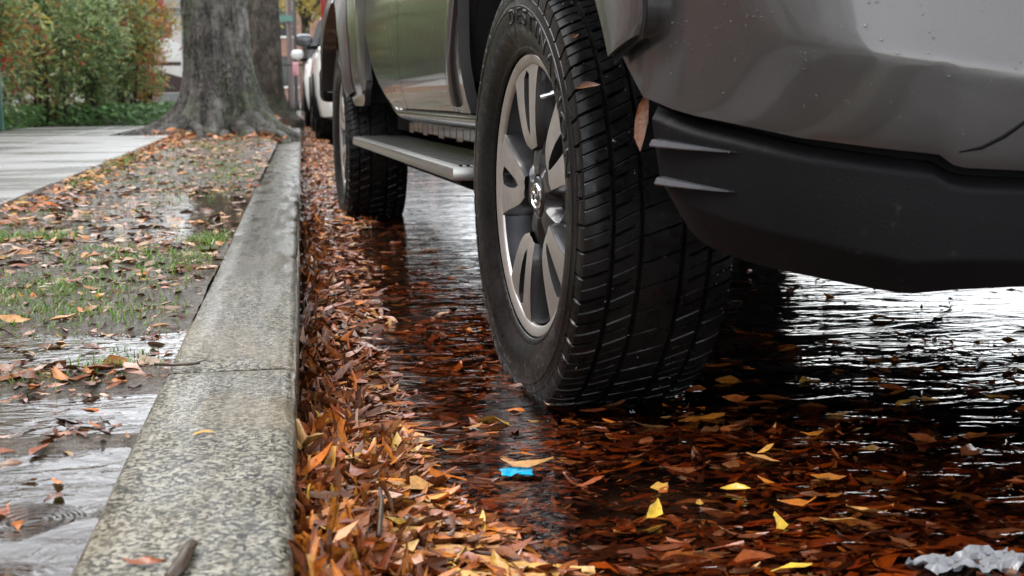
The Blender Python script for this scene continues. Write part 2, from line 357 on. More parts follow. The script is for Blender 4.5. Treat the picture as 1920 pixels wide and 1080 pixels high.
# far side of the street
mb = MB().box((8.7, 130, -.02), (.2, 340, .30)); tag(mb.build('far_kerb', M['granite']), 'granite kerb along the far side of the street', 'kerb', kind='structure')
mb = MB().box((10.3, 130, -.03), (3.0, 340, .30)); tag(mb.build('far_sidewalk', M['concrete']), 'concrete sidewalk across the street', 'sidewalk', kind='structure')

# kerb of granite stones laid end to end
kerb = empty('kerb', (KX0, 0, 0)); tag(kerb, 'speckled wet granite kerb between flooded gutter and muddy verge', 'kerb', kind='structure')
def kerb_stone(y0, y1, k):
    bm = bmesh.new(); L = y1-y0; n = max(2, int(L/(.025 if y0 < 6 else .08)))
    ys = np.linspace(y0, y1, n); prof = [(KX0, -.10), (KX0, KZ-.006), (KX0+.006, KZ), (KX0+.05, KZ+.001), (KX0+.10, KZ+.0015), (KX1-.014, KZ+.001), (KX1-.006, KZ-.0012), (KX1-.0015, KZ-.005), (KX1, KZ-.011), (KX1+.002, KZ-.05), (KX1, -.10)]
    v = []
    for i, y in enumerate(ys):
        for j, (x, z) in enumerate(prof):
            q = (fbm(np.array([y*11+(j*3.1 if j < 6 else 1.7)]), np.array([k*9.7+(j if j < 6 else 2)]), 3)[0]-.5)
            e = .004 if i in (0, n-1) and j > 0 else 0
            ch = min(0, q+.12)*.05*(j in (6, 7, 8)); v.append((x-KX0+q*.005*(j in (1, 2, 6, 7, 8, 9))+ch*.6, y, z+q*.003*(j > 0)-e+ch))
    f = grid_faces(n, len(prof)); m_ = len(prof)
    f.append(tuple(range(m_))); f.append(tuple((n-1)*m_+j for j in range(m_-1, -1, -1)))
    o = pyd('kerb_stone', v, f, M['granite'], kerb, True, ang=50); o.location = (random.uniform(-.003, .003), 0, random.uniform(-.004, .002)*(k != 1 and k != 2)); return o
ys = [-2.2, -.4, 1.815, 3.62, 5.55, 7.3, 9.25, 11.1, 13.0, 15.0, 17.0, 19.0, 21.0, 23.0, 25.0, 27.0, 30, 33, 36, 40, 45, 50, 60]
for k in range(len(ys)-1): kerb_stone(ys[k]+.004, ys[k+1]-.004, k)

tag(MB().box((KX0+.085, 25, .02), (.15, 70, .14)).build('kerb_bedding', M['soil']), 'mud packed in the joints under the kerb stones', 'bedding', kind='structure')
# muddy verge: a height field that rises out of its own puddles
OFFY = [-2, .9, 1.40, 1.48, 1.52, 1.58, 1.68, 1.76, 1.86, 1.95, 2.08, 2.2, 2.9, 3.45, 3.8, 5.1, 5.6, 8, 10, 11.5, 15, 20, 60]
OFFZ = [-.016, -.016, -.013, .003, .003, -.010, -.010, .005, .003, -.006, -.006, .005, .009, .006, -.007, -.007, .008, .03, .055, .08, .12, .10, .06]
def verge_z(X, Y):
    X = np.asarray(X, float); Y = np.asarray(Y, float)
    Yw = Y+.22*(fbm(X*4, Y*1.5, 5)-.5)*np.clip(Y/3, .3, 1.5)+.10*(X+.35)
    z = np.interp(Yw, OFFY, OFFZ)
    z = z+(fbm(X*7, Y*7, 9)-.5)*.016*np.clip(Y/1.5-.45, .25, 1.3)+(fbm(X*30, Y*30, 21)-.5)*.007*np.clip(Y/1.5-.45, .2, 1)
    z = z+np.clip(-.80-X, 0, .2)*.10*np.clip(Y/3, .3, 1)
    edge = np.clip((X+.26)/.065, 0, 1)          # meets the back of the kerb a little below its top
    lip = np.interp(Y, [0, 3.4, 4.4, 8, 60], [-.006, -.004, .012, .02, .02])
    z = np.where(Y > 3.6, np.minimum(z, z*(1-edge)+edge*lip), z)
    return W0+z
vx = np.concatenate([np.linspace(-1.02, -.235, 74), np.linspace(-.23, KX0+.003, 6)])
vy = np.concatenate([np.linspace(-1.5, .8, 10), np.linspace(.85, 3.6, 200), np.linspace(3.63, 9, 150), np.linspace(9.1, 20, 60), np.linspace(20.5, 60, 30)])
GX, GY = np.meshgrid(vx, vy, indexing='ij'); GZ = verge_z(GX, GY)
V = np.stack([GX, GY, GZ], -1).reshape(-1, 3); nv = len(vy)
ii, jj = np.meshgrid(np.arange(len(vx)-1), np.arange(nv-1), indexing='ij'); a = (ii*nv+jj).ravel()
o = mk('verge', npmesh('verge', V, np.stack([a, a+nv, a+nv+1, a+1], -1)), M['soil']); tag(o, 'muddy grass verge between the kerb and the sidewalk', 'verge', kind='structure')
o = sheet('puddle', -1.015, KX0+.001, -1.5, 7.2, W0, M['puddle']); tag(o, 'rain puddles lying on the muddy verge', 'puddle')
# the kerb line gets a soil overlap further on
# sidewalk of concrete slabs
walk = empty('sidewalk', (-1.0, 0, 0)); tag(walk, 'wet pale concrete sidewalk beside the muddy verge', 'sidewalk', kind='structure')
def wz(y): return float(np.interp(y, [-3, 2, 4.5, 8, 10.4, 13.2, 14.3, 20, 60], [.115, .115, .12, .15, .175, .185, .165, .07, .06]))
def slab(y0, y1, x0, x1, t=0.0):
    g = .006; ysl = np.linspace(y0+g, y1-g, 6); v = []; f = []
    for y in ysl:
        z = wz(y)+t*(y-y0)
        v += [(x0+1+g, y, z-.14), (x0+1+g, y, z-.003), (x0+1+g+.003, y, z), (x1+1-g-.003, y, z), (x1+1-g, y, z-.003), (x1+1-g, y, z-.14)]
    f = grid_faces(len(ysl), 6); f.append(tuple(range(6))); f.append(tuple(30+k for k in range(5, -1, -1)))
    f = [tuple(reversed(q)) for q in f]
    pyd('slab', v, f, M['concrete'], walk, False)
SY = [-3, -1.2, .55, 2.3, 3.95, 5.55, 7.2, 8.85, 10.45]
for k in range(len(SY)-1):
    for (a_, b_) in ((-2.6, -1.80), (-1.80, -1.0)): slab(SY[k], SY[k+1], a_, b_, random.uniform(-.002, .004))
for k, y in enumerate([10.45, 12.1, 13.4]): slab(y, [12.1, 13.4, 14.3][k], -2.6, -1.8+.0); slab(y, [12.1, 13.4, 14.3][k], -1.8, -1.5+.0)
# planting bed behind the sidewalk
bx_ = np.linspace(-6.4, -2.61, 40); by_ = np.linspace(-3, 60, 140); GX, GY = np.meshgrid(bx_, by_, indexing='ij')
GX = np.where(GY > 14.3, GX+(GX+6.4)/3.79*1.5, GX); GZ = .16+.03*(fbm(GX*2, GY*2, 31)-.5); V = np.stack([GX, GY, GZ], -1).reshape(-1, 3); nv = len(by_)
ii, jj = np.meshgrid(np.arange(len(bx_)-1), np.arange(nv-1), indexing='ij'); a = (ii*nv+jj).ravel()
tag(mk('planting_bed', npmesh('planting_bed', V, np.stack([a, a+nv, a+nv+1, a+1], -1)), M['soil']), 'dark soil bed in front of the houses', 'soil bed', kind='structure')

# ------------------------------------------------------------------ pick-up truck (front faces the camera, local y runs to the rear)
TX, TY, TYAW = 1.253, 2.140, R(3.41)
truck = empty('pickup_truck', (TX, TY, TRZ), TYAW)
tag(truck, 'wet grey pickup truck with alloy wheels and metal running boards, parked in the flooded gutter', 'pickup truck')
HUB = .385
PX = [-.925, -.912, -.885, -.845, -.785, -.69, -.56, -.40, -.20, 0.0]
PY = [-.50, -.60, -.69, -.765, -.825, -.88, -.922, -.948, -.963, -.968]
_s = np.concatenate([[0], np.cumsum(np.hypot(np.diff(PX), np.diff(PY)))]); _s /= _s[-1]
def plan(s):
    return spl(_s, PX, s), spl(_s, PY, s)
def plan_n(s):
    x0, y0 = plan(np.clip(s-.004, 0, 1)); x1, y1 = plan(np.clip(s+.004, 0, 1)); dx, dy = x1-x0, y1-y0; l = np.hypot(dx, dy)+1e-9
    return dy/l, -dx/l     # outward (right side: -x, front: -y)
def s_at_y(y): 
    ss = np.linspace(0, 1, 400); yy = plan(ss)[1]; return np.interp(-y, -yy, ss)
EDZ = [-.10, .012, .03, .065, .11, .14, .159, .179, .197, .21, .30, .45]; EDY = [-.668, -.661, -.657, -.648, -.638, -.631, -.622, -.601, -.581, -.566, -.53, -.50]   # edge towards the wheel (z above hub)
def s0(z): return s_at_y(np.interp(z, EDZ, EDY))
def seam(x): return np.interp(-np.abs(x), [-.925, -.907, -.892, -.879, -.843, -.803, -.737, -.696, -.687, -.680, -.668, -.61, -.3, 0], [.166, .159, .147, .140, .129, .118, .108, .103, .102, .094, .089, .086, .084, .084])
def vbot(x):
    q = -np.abs(np.asarray(x, float)); return np.where(q < -.71, spl(VX[:8], VZ[:8], q), np.interp(q, VX, VZ))
VX, VZ = ([-.91, -.896, -.889, -.878, -.860, -.841, -.778, -.71, -.664, -.605, -.3, 0], [.034, .012, .0, -.009, -.016, -.021, -.032, -.043, -.037, -.033, -.03, -.03])
def crease(x): return np.interp(-np.abs(x), [-.925, -.87, -.845, -.825, -.783, -.718, -.614, 0], [.34, .29, .258, .230, .212, .197, .178, .168])
def off_bumper(z, x):
    """outward offset of the painted bumper cover by height above the hub"""
    c = crease(x); zs = seam(x)
    lo = .004+.018*np.clip((z-zs)/(c-zs), 0, 1)**.8
    up = .022-.30*np.clip(z-c, 0, .5)**1.0*np.interp(-np.abs(x), [-.92, -.88, -.85, -.80, -.7, 0], [.10, .18, .34, .60, .75, .8])
    k = 1/(1+np.exp(-(z-c)/np.interp(-np.abs(x), [-.92, -.86, -.80, -.72, 0], [.04, .035, .016, .007, .006]))); return (lo*(1-k)+up*k)*np.interp(-np.abs(x), [-.925, -.89, -.84, -.79, -.74], [.0, .18, .55, .87, 1])
def skin(name, zl, zh, off, rows, cols, mat, mirror=False, ret=.025, sa=None, sb=1.0, parent=truck, thick=True):
    t = np.linspace(0, 1, cols); v = []
    for r in np.linspace(0, 1, rows):
        x = np.full(cols, -.8)
        for it in range(6):
            z = zl(x)*(1-r)+zh(x)*r
            a_ = s0(z) if sa is None else sa+0*z; s_ = a_+(sb-a_)*t**1.0; x, y = plan(s_)
        nx, ny = plan_n(s_); o = off(z, x); v.append(np.stack([x+nx*o, y+ny*o, z+HUB], -1))
    V = np.array(v)                                   # rows, cols, 3
    if thick:                                         # rolled-in borders give real panel edges
        n2 = np.stack([*plan_n(t), 0*t], -1)
        top = V[-1]-n2*ret; bot = V[0]-n2*ret; V = np.concatenate([bot[None], V, top[None]], 0)
        L = V[:, :1].copy(); L[..., 0] += ret; V = np.concatenate([L, V], 1)
    if mirror: V = V.copy(); V[..., 0] *= -1
    rr, cc = V.shape[:2]; F = grid_faces(rr, cc)
    if mirror: F = [tuple(reversed(q)) for q in F]
    return pyd(name, V.reshape(-1, 3), F, mat, parent, True, ang=40), V
bumperV = None
for mir in (False, True):
    o, V_ = skin('bumper_cover', seam, lambda x: 0*x+.43, off_bumper, 60, 90, M['paint'], mir)
    if not mir: bumperV = V_
    # black lower valance, a shadow gap under the painted cover
    skin('lower_valance', lambda x: vbot(x), lambda x: seam(x)-.009, lambda z, x: -.004-.006*np.clip((seam(x)-.05-z)/.10, 0, 1)**1.5-.55*np.clip(vbot(x)+.028+.02*np.clip((np.abs(x)-.6)/.3, 0, 1)-z, 0, .05)-.012*np.clip((z-seam(x)+.022)/.013, 0, 1), 40, 70, M['plastic'], mir)
    skin('valance_backing', lambda x: seam(x)-.03, lambda x: seam(x)+.02, lambda z, x: -.03+0*z, 3, 50, M['black'], mir, thick=False)
# groove at the inner end of the cover, climbing from the notch
for mir in (1, -1):
    mb = MB(); pts = []; rad = []
    for x, z, r_ in zip([-.687, -.668, -.65, -.631, -.613, -.58, -.54, -.49], [.103, .105, .109, .120, .135, .158, .178, .190], [.002, .0045, .006, .0065, .006, .005, .004, .002]):
        s_ = float(np.interp(x, PX, _s)); X_, Y_ = plan(s_); nx, ny = plan_n(s_); oo = float(off_bumper(np.array([z]), np.array([X_]))[0])-.002
        pts.append((mir*(X_+nx*oo), Y_+ny*oo, z+HUB)); rad.append(r_*.5)
    mb.tube(pts, rad, 8); mb.build('bumper_groove', M['plastic'], truck, True)
# two short strakes on the valance beside the wheel
def strake(z, ln, mir):
    v = []; n = 14; a0 = float(s0(np.array([z]))[0])
    for k, q in enumerate(np.linspace(0, 1, n)):
        s_ = a0+.006+ln*q; X_, Y_ = plan(s_); nx, ny = plan_n(s_); h = .013*(1-q)**.7-.004; th = .0040*(1-q**1.3)+.0004; zz = z-.007*q+HUB
        for oo, dz in ((-.014, th*1.3), (h*.55, th*.9), (h, -th*.6), (h*.8, -th), (-.014, -th)):
            v.append((mir*(X_+nx*oo), Y_+ny*oo, zz+dz))
    f = grid_faces(n, 5); f.append((0, 1, 2, 3, 4))
    pyd('strake', v, f, M['glossy_plastic'], truck, True, ang=35)
for mir in (1, -1):
    strake(.1085, .105, mir); strake(.0665, .095, mir)
# rain drops beading on the cover
mb = MB(); rr, cc = bumperV.shape[:2]
for k in range(1100):
    i = random.randint(6, rr-8); j = random.randint(3, int(cc*.75)); fi, fj = random.random(), random.random()
    P = bumperV[i, j]*(1-fi)*(1-fj)+bumperV[i+1, j]*fi*(1-fj)+bumperV[i, j+1]*(1-fi)*fj+bumperV[i+1, j+1]*fi*fj
    if P[2]-HUB < .12: 
        if random.random() < .8: continue
    N = Vector(np.cross(bumperV[i, j+1]-bumperV[i, j], bumperV[i+1, j]-bumperV[i, j])); N.normalize()
    if N.y > 0: N = -N
    r_ = .0006+.0016*random.random()**4; T = N.orthogonal().normalized(); B = N.cross(T); v = [tuple(Vector(P)+N*r_*.75)]; f = []
    for (q, hh) in ((.62, .55), (1, 0)):
        for a_ in range(7):
            t_ = 2*math.pi*a_/7; v.append(tuple(Vector(P)+(T*math.cos(t_)+B*math.sin(t_))*r_*q+N*r_*hh))
    for a_ in range(7):
        b_ = (a_+1) % 7; f.append((0, 1+a_, 1+b_)); f.append((1+a_, 8+a_, 8+b_, 1+b_))
    mb.add(v, f)
_m = NM('rain_drop'); _g = _m.n('ShaderNodeBsdfGlossy'); _g.inputs['Roughness'].default_value = .05; _t = _m.n('ShaderNodeBsdfTransparent'); _t.inputs[0].default_value = (.97, .97, .97, 1)
_x = _m.n('ShaderNodeMixShader'); _fr = _m.n('ShaderNodeFresnel'); _fr.inputs[0].default_value = 1.5
_m.t.links.new(_fr.outputs[0], _x.inputs[0]); _m.t.links.new(_t.outputs[0], _x.inputs[1]); _m.t.links.new(_g.outputs[0], _x.inputs[2]); _m.t.links.new(_x.outputs[0], _m.out.inputs[0]); M['drop'] = _m.m
o = mb.build('rain_drops', M['drop'], truck, True); tag(o, kind='stuff')

# body side
SZ = [.40, .44, .50, .56, .64, .76, .90, 1.02, 1.10, 1.14]; SX = [.80, .845, .878, .896, .906, .906, .893, .874, .858, .850]
def side_x(z): return spl(SZ, SX, z)
AR = {0.0: .575, 3.236: .535}
def flare(y, z):
    f = 0
    for cy, r in AR.items():
        d = np.hypot(y-cy, z-HUB)-r; f = np.maximum(f, .022*np.clip(1-d/.20, 0, 1)**1.5)
    return f
def xs(y, z):
    x = side_x(z)+flare(y, z)
    fr = np.clip(-.45-y, 0, .6); return x-fr**2*.55
def panel(name, yl, zl, zh, rows, mat, sgn=-1, ret=.022, xoff=0.0, vent=None):
    yl = np.asarray(yl, float); v = []
    for y in yl:
        a_, b_ = zl(y), zh(y); z = np.linspace(a_, b_, rows); v.append(np.stack([xs(y, z)+xoff, 0*z+y, z], -1))
    V = np.array(v)
    a_ = V[:, :1].copy(); a_[..., 0] -= ret; b_ = V[:, -1:].copy(); b_[..., 0] -= ret; V = np.concatenate([a_, V, b_], 1)
    a_ = V[:1].copy(); a_[..., 0] -= ret; b_ = V[-1:].copy(); b_[..., 0] -= ret; V = np.concatenate([a_, V, b_], 0)
    V[..., 0] *= sgn; F = grid_faces(V.shape[0], V.shape[1])
    if sgn > 0: F = [tuple(reversed(q)) for q in F]
    return pyd(name, V.reshape(-1, 3), F, mat, truck, True, ang=38)
def arch_low(cy, r, base):
    def g(y):
        d = abs(y-cy)
        if d >= r: return base(y)
        return max(base(y), HUB+math.sqrt(r*r-d*d))
    return g
BELT = 1.12
DOOR_A, DOOR_B, CAB_E = .455, 1.50, 2.33
for sg in (-1, 1):
    # front fender
    r0 = AR[0.0]+.02
    yy = sorted(set(list(np.linspace(-.86, -r0, 10))+[-r0*math.cos(t_) for t_ in np.linspace(0.0, math.pi*.80, 40)]))
    yy = [y for y in yy if y < DOOR_A-.008]+[DOOR_A-.008]
    low = arch_low(0.0, r0, lambda y: .815 if y < -.70 else (.585 if y < 0 else .545))
    panel('front_fender', [y for y in yy if y > -.74], low, lambda y: 1.06+.05*min(1, max(0, (y+.6)/1.2)), 16, M['paint'], sg)
    # flare round the wheel arch, ending in a point over the bumper
    v = []; na = 80; nr = 13
    for t_ in np.concatenate([np.linspace(R(18.6), R(40), 30), np.linspace(R(41), R(166), na-30)]):
        dg_ = math.degrees(t_); ri = float(np.interp(dg_, [18, 20, 25, 28.3, 40, 166], [.605, .6015, .588, .579, .573, .572]))
        ro = float(np.interp(dg_, [18.6, 19.7, 21, 22.5, 40, 100, 150, 166], [.675, .694, .708, .713, .735, .725, .66, .64]))
        for j in range(nr):
            q = j/(nr-1); r_ = ri+(ro-ri)*q; a_ = max(t_, R(20.07-.6*q)) if dg_ < 21 else t_
            y = -r_*math.cos(a_); z = HUB+r_*math.sin(a_)
            xb = float(xs(np.array(y), np.array(z)))+.010*math.sin(math.pi*min(1, q*1.15))**.5+(.006 if q < .95 else 0)
            xf = .936-.010*q-.010*q**8-.003*(1-q)**4; k = min(1, max(0, (dg_-50)/40)); x = xf*(1-k)+xb*k
            v.append((sg*x, y, z))
    V_ = np.array(v).reshape(na, nr, 3)
    a_ = V_[:, :1].copy(); a_[..., 0] -= sg*.045; b_ = V_[:, -1:].copy(); b_[..., 0] -= sg*.035; b_[..., 1] += .012; V_ = np.concatenate([a_, V_, b_], 1)
    a_ = V_[:1].copy(); a_[..., 0] -= sg*.05; a_[..., 2] += .006; b_ = V_[-1:].copy(); b_[..., 0] -= sg*.03; V_ = np.concatenate([a_, V_, b_], 0)
    F = grid_faces(*V_.shape[:2]); F = [tuple(reversed(q)) for q in F] if sg > 0 else F
    pyd('fender_flare', V_.reshape(-1, 3), F, M['paint'], truck, True, ang=38)
    v = []
    for dg_ in np.linspace(19.0, 60, 40):
        t_ = R(dg_); ro = float(np.interp(dg_, [18.6, 19.7, 21, 22.5, 40, 60], [.684, .701, .715, .720, .742, .745]))
        for r_ in (.604 if dg_ < 21 else .60, ro): v.append((sg*(.927-.008*(r_ > .65)), -r_*math.cos(t_), HUB+r_*math.sin(t_)))
    pyd('flare_gap_shade', v, grid_faces(40, 2), M['black'], truck, True)  # black strip standing in for the shade in the gap around the flare
    # doors
    def dl(y): return .512+.0*y
    def dl_r(y): return .512 if y < 1.72 else .512+((y-1.72)/(CAB_E-.012-1.72))**1.6*.24
    panel('door', np.linspace(DOOR_A, DOOR_B-.004, 30), dl, lambda y: BELT, 26, M['paint'], sg)
    panel('door', np.linspace(DOOR_B+.004, CAB_E-.012, 34), dl_r, lambda y: BELT, 26, M['paint'], sg)
    # rocker panel / sill under the doors
    v = []
    ysr = np.linspace(.50, 2.30, 40)
    for y in ysr:
        up = 0 if y < 1.75 else ((y-1.75)/.55)**1.6*.20
        for dx, z in ((.84, .515+up), (.872, .507+up), (.878, .495+up), (.868, .482+up), (.835, .470+up*.5), (.80, .462+up*.3), (.76, .462+up*.2)): v.append((sg*dx, y, z))
    F = grid_faces(len(ysr), 7); pyd('sill', v, F if sg < 0 else [tuple(reversed(q)) for q in F], M['paint'], truck, True)
    mb = MB()
    for k in range(16): mb.box((sg*.79, .62+k*.095, .452-.006*(k % 3 == 0)), (.012, .086, .03))
    mb.build('pinch_weld', M['alloy_dark'], truck)
    # bed side with arch
    r1 = AR[3.236]
    yy = [CAB_E+.012]+list(np.linspace(CAB_E+.03, 3.236-r1, 10))+[3.236-r1*math.cos(t_) for t_ in np.linspace(.02, math.pi-.02, 40)]+list(np.linspace(3.236+r1+.01, 4.28, 10))
    def blow(y):
        if y < 3.236: return .60-.09*min(1, (y-CAB_E)/.25)
        return .56+.06*min(1, max(0, (y-3.9)/.35))
    panel('bed_side', yy, arch_low(3.236, r1, blow), lambda y: 1.14, 18, M['paint'], sg)
    v = []; na = 50; nr = 6
    for t_ in np.linspace(R(17), R(160), na):
        for j in range(nr):
            q = j/(nr-1); r_ = r1-.012+.075*q; y = 3.236-r_*math.cos(t_); z = HUB+r_*math.sin(t_)
            v.append((sg*(float(xs(np.array(y), np.array(z)))+.016*(1-q)**.6+.002), y, z))
    V_ = np.array(v).reshape(na, nr, 3); a_ = V_[:, :1].copy(); a_[..., 0] -= sg*.06; V_ = np.concatenate([a_, V_], 1)
    F = grid_faces(*V_.shape[:2]); pyd('fender_flare', V_.reshape(-1, 3), F if sg < 0 else [tuple(reversed(q)) for q in F], M['paint'], truck, True, ang=40)
    # wheel liners
    for cy, r_ in ((0.0, .60), (3.236, .56)):
        v = []
        for t_ in np.linspace(R(14), R(166), 30):
            y = cy-r_*math.cos(t_); z = HUB+r_*math.sin(t_)
            v += [(sg*.865, y, z), (sg*.60, y, z)]
        v2 = MB().add(v, grid_faces(30, 2)); n_ = len(v2.v)
        v2.add([(sg*.60, cy-r_*math.cos(t_), HUB+r_*math.sin(t_)) for t_ in np.linspace(R(14), R(166), 30)], [tuple(range(30))])
        v2.build('wheel_liner', M['liner'], truck, True, ang=40)
    # mud guard behind the front wheel with its fixing bolt
    mb = MB(); v = []
    for t_ in np.linspace(R(138), R(161), 10):
        for x in (.905, .895, .70): v.append((sg*x, -.575*math.cos(t_), HUB+.575*math.sin(t_)+.0))
    mb.add(v, grid_faces(10, 3)); g_ = mb.build('mud_guard', M['liner'], truck, True)
    mb = MB(); mb.tube([(sg*.86, .555, .625), (sg*.86, .530, .622)], .012, 10); mb.build('bolt', M['iron'], g_)
    # running board: ribbed tread plate on a folded steel channel
    rb = MB(); 
    yA, yB, xo, xi, zt, zb = .56, 2.62, .925, .725, HUB+.0175, HUB-.0105
    rb.box((sg*(xo+xi)/2, (yA+yB)/2, (zt+zb)/2), (xo-xi, yB-yA, zt-zb), .006); board = rb.build('running_board', M['steel'], truck, True, ang=40)
    for k in range(11):
        mb = MB(); xx = xo-.022-k*.0155; mb.box((sg*xx, (yA+yB)/2, zt+.002), (.008, yB-yA-.05, .0045), .0015); mb.build('tread_rib', M['alloy_dark'], board)
    for y in (.72, 1.5, 2.3):
        mb = MB(); v = [(sg*.88, y, zb), (sg*.55, y, zb+.02), (sg*.55, y, zb-.12), (sg*.60, y, zb-.13), (sg*.88, y, zb-.02)]; v2 = [(p[0], p[1]+.10, p[2]) for p in v]
        mb.add(v+v2, [(0, 1, 2, 3, 4), (9, 8, 7, 6, 5)]+[(k, (k+1) % 5, 5+(k+1) % 5, 5+k) for k in range(5)]); mb.build('step_bracket', M['black'], board)
    # door handles, mirror, window glass
    for y in (1.30, 2.12):
        mb = MB(); mb.tube([(sg*.905, y-.10, .985), (sg*.93, y-.08, .987), (sg*.935, y, .988), (sg*.93, y+.08, .987), (sg*.905, y+.10, .985)], .013, 8); mb.build('door_handle', M['paint'], truck, True)
    mb = MB(); mb.box((sg*1.02, .60, 1.25), (.20, .11, .20), .04); mir_ = mb.build('mirror', M['paint'], truck, True, ang=40)
    mb = MB(); mb.box((sg*.90, .62, 1.19), (.10, .06, .05), .01); mb.build('mirror_arm', M['plastic'], mir_)
    for (ya, yb, yta, ytb) in ((.72, 1.47, 1.10, 1.50), (1.53, 2.24, 1.56, 2.10)):
        v = [(sg*.882, ya, 1.16), (sg*.882, yb, 1.16), (sg*.700, ytb, 1.66), (sg*.700, yta, 1.66)]
        pyd('side_window', v, [(0, 1, 2, 3)] if sg < 0 else [(3, 2, 1, 0)], M['glass'], truck, False)
# cab greenhouse
v = [(-.885, .55, BELT), (.885, .55, BELT), (.885, 2.31, BELT), (-.885, 2.31, BELT), (-.66, 1.12, 1.74), (.66, 1.12, 1.74), (.66, 2.15, 1.74), (-.66, 2.15, 1.74)]
v = [(p[0]*.985, p[1], p[2]-.02 if p[2] < 1.3 else p[2]) for p in v]
bm = bmesh.new(); vs = [bm.verts.new(p) for p in v]
for q in ((0, 1, 5, 4), (1, 2, 6, 5), (2, 3, 7, 6), (3, 0, 4, 7), (4, 5, 6, 7)): bm.faces.new([vs[k] for k in q])
bmesh.ops.bevel(bm, geom=[e for e in bm.edges if min(e.verts[0].co.z, e.verts[1].co.z) > 1.3 or abs(e.verts[0].co.z-e.verts[1].co.z) > .3], offset=.05, segments=3, affect='EDGES')
me = bpy.data.meshes.new('cab'); bm.to_mesh(me); bm.free(); me.polygons.foreach_set('use_smooth', [True]*len(me.polygons)); me.set_sharp_from_angle(angle=R(35)); mk('cab', me, M['paint'], truck)
def proud(p0, p1, p2, p3, name, d):
    n_ = (Vector(p1)-Vector(p0)).cross(Vector(p3)-Vector(p0)).normalized()*d; pyd(name, [tuple(Vector(p)+n_) for p in (p0, p1, p2, p3)], [(0, 1, 2, 3)], M['glass'], truck, False)
proud((-.76, .61, 1.16), (.76, .61, 1.16), (.58, 1.075, 1.685), (-.58, 1.075, 1.685), 'windscreen', .012)
proud((.72, 2.30, 1.18), (-.72, 2.30, 1.18), (-.58, 2.17, 1.67), (.58, 2.17, 1.67), 'rear_window', .012)
# hood
xsH = np.linspace(-1, 1, 31); ysH = np.linspace(-.86, .60, 24); v = []
for a_ in xsH:
    for y in ysH:
        wv = float(xs(np.array(y), np.array(1.06)))*.985-.012; fr = max(0, -.45-y); x = a_*wv
        yy_ = y+(abs(a_)**3)*.20*max(0, (-y)/.86)
        v.append((x, yy_, 1.065+.05*(1-abs(a_)**4)+.03*(y+.86)/1.46-.10*max(0, (-.70-y)/.16)**2+.018*(abs(a_) < .33)))
pyd('hood', v, grid_faces(31, 24), M['paint'], truck, True, ang=40)
# front fascia: headlamps, grille
for mir in (False, True):
    hl, _ = skin('headlamp', lambda x: 0*x+.44, lambda x: 0*x+.60, lambda z, x: -.035-.12*(z-.44), 10, 30, M['headlamp'], mir, sa=.10, sb=.56)
    skin('headlamp_bezel', lambda x: 0*x+.425, lambda x: 0*x+.66, lambda z, x: -.06-.12*(z-.44), 6, 40, M['black'], mir, sa=.08, sb=1.0)
    skin('grille_surround', lambda x: 0*x+.44, lambda x: 0*x+.475, lambda z, x: -.02+0*z, 4, 20, M['chrome'], mir, sa=.585, sb=1.0)
    skin('grille_surround', lambda x: 0*x+.615, lambda x: 0*x+.645, lambda z, x: -.045+0*z, 4, 20, M['chrome'], mir, sa=.585, sb=1.0)
    for k in range(4):
        skin('grille_bar', lambda x, k=k: 0*x+.485+k*.032, lambda x, k=k: 0*x+.503+k*.032, lambda z, x: -.035+0*z, 3, 16, M['plastic'], mir, sa=.60, sb=1.0)
# rest of the bed, tailgate, rear bumper, chassis
mb = MB(); mb.box((0, 3.30, .70), (1.50, 1.90, .04)).box((-.80, 3.30, .92), (.05, 1.90, .42)).box((.80, 3.30, .92), (.05, 1.90, .42)).box((0, 2.37, .92), (1.62, .04, .42)); mb.build('bed_liner', M['plastic'], truck)
for sg in (-1, 1): MB().box((sg*.855, 3.31, 1.152), (.10, 1.92, .02), .006).build('bed_rail_cap', M['plastic'], truck)
MB().box((0, 4.30, .86), (1.66, .06, .55), .02).build('tailgate', M['paint'], truck, True, ang=40)
for sg in (-1, 1): MB().box((sg*.84, 4.30, .93), (.11, .05, .34), .015).build('tail_lamp', M['redlens'], truck, True, ang=40)
MB().box((0, 4.42, .60), (1.80, .16, .17), .03).build('rear_bumper', M['plastic'], truck, True, ang=40)
mb = MB(); mb.box((0, 1.9, .475), (1.16, 4.5, .17)); mb.box((-.50, 1.9, .36), (.10, 4.4, .12)).box((.50, 1.9, .36), (.10, 4.4, .12)); mb.box((0, .75, .34), (.75, .50, .16), .03); mb.box((0, -.18, .35), (.70, .40, .12), .03); mb.box((0, .1, .78), (1.15, .9, .5)).box((0, 1.4, .62), (1.55, 1.75, .16)); mb.box((0, -.62, .66), (1.30, .24, .40)); mb.box((0, 1.62, .455), (1.50, 2.2, .06)); mb.box((.25, 1.9, .36), (.5, 1.3, .14), .03); mb.box((0, -.30, .37), (1.20, .78, .05), .01); mb.box((0, 3.95, .50), (1.6, .55, .08)); mb.build('chassis', M['black'], truck); mb = MB(); mb.tube([(-.25, 1.0, .33), (-.28, 2.2, .32), (-.30, 2.9, .34), (-.42, 3.3, .42), (-.46, 4.3, .40)], .032, 10); mb.build('exhaust_pipe', M['rust'], truck, True)
mb = MB(); mb.tube([(-.68, 3.236, HUB), (-.2, 3.236, HUB), (0, 3.236, HUB), (.2, 3.236, HUB), (.68, 3.236, HUB)], [.045, .05, .14, .05, .045], 12); mb.build('rear_axle', M['black'], truck, True)
for sg in (-1, 1):
    mb = MB(); mb.tube([(sg*.70, 0, HUB-.09), (sg*.35, .06, HUB-.06)], .03, 8).tube([(sg*.68, .0, HUB+.1), (sg*.58, .03, HUB+.45)], .035, 10).tube([(sg*.70, 0, HUB), (sg*.30, 0, HUB)], .03, 8); mb.build('suspension_arm', M['black'], truck, True)

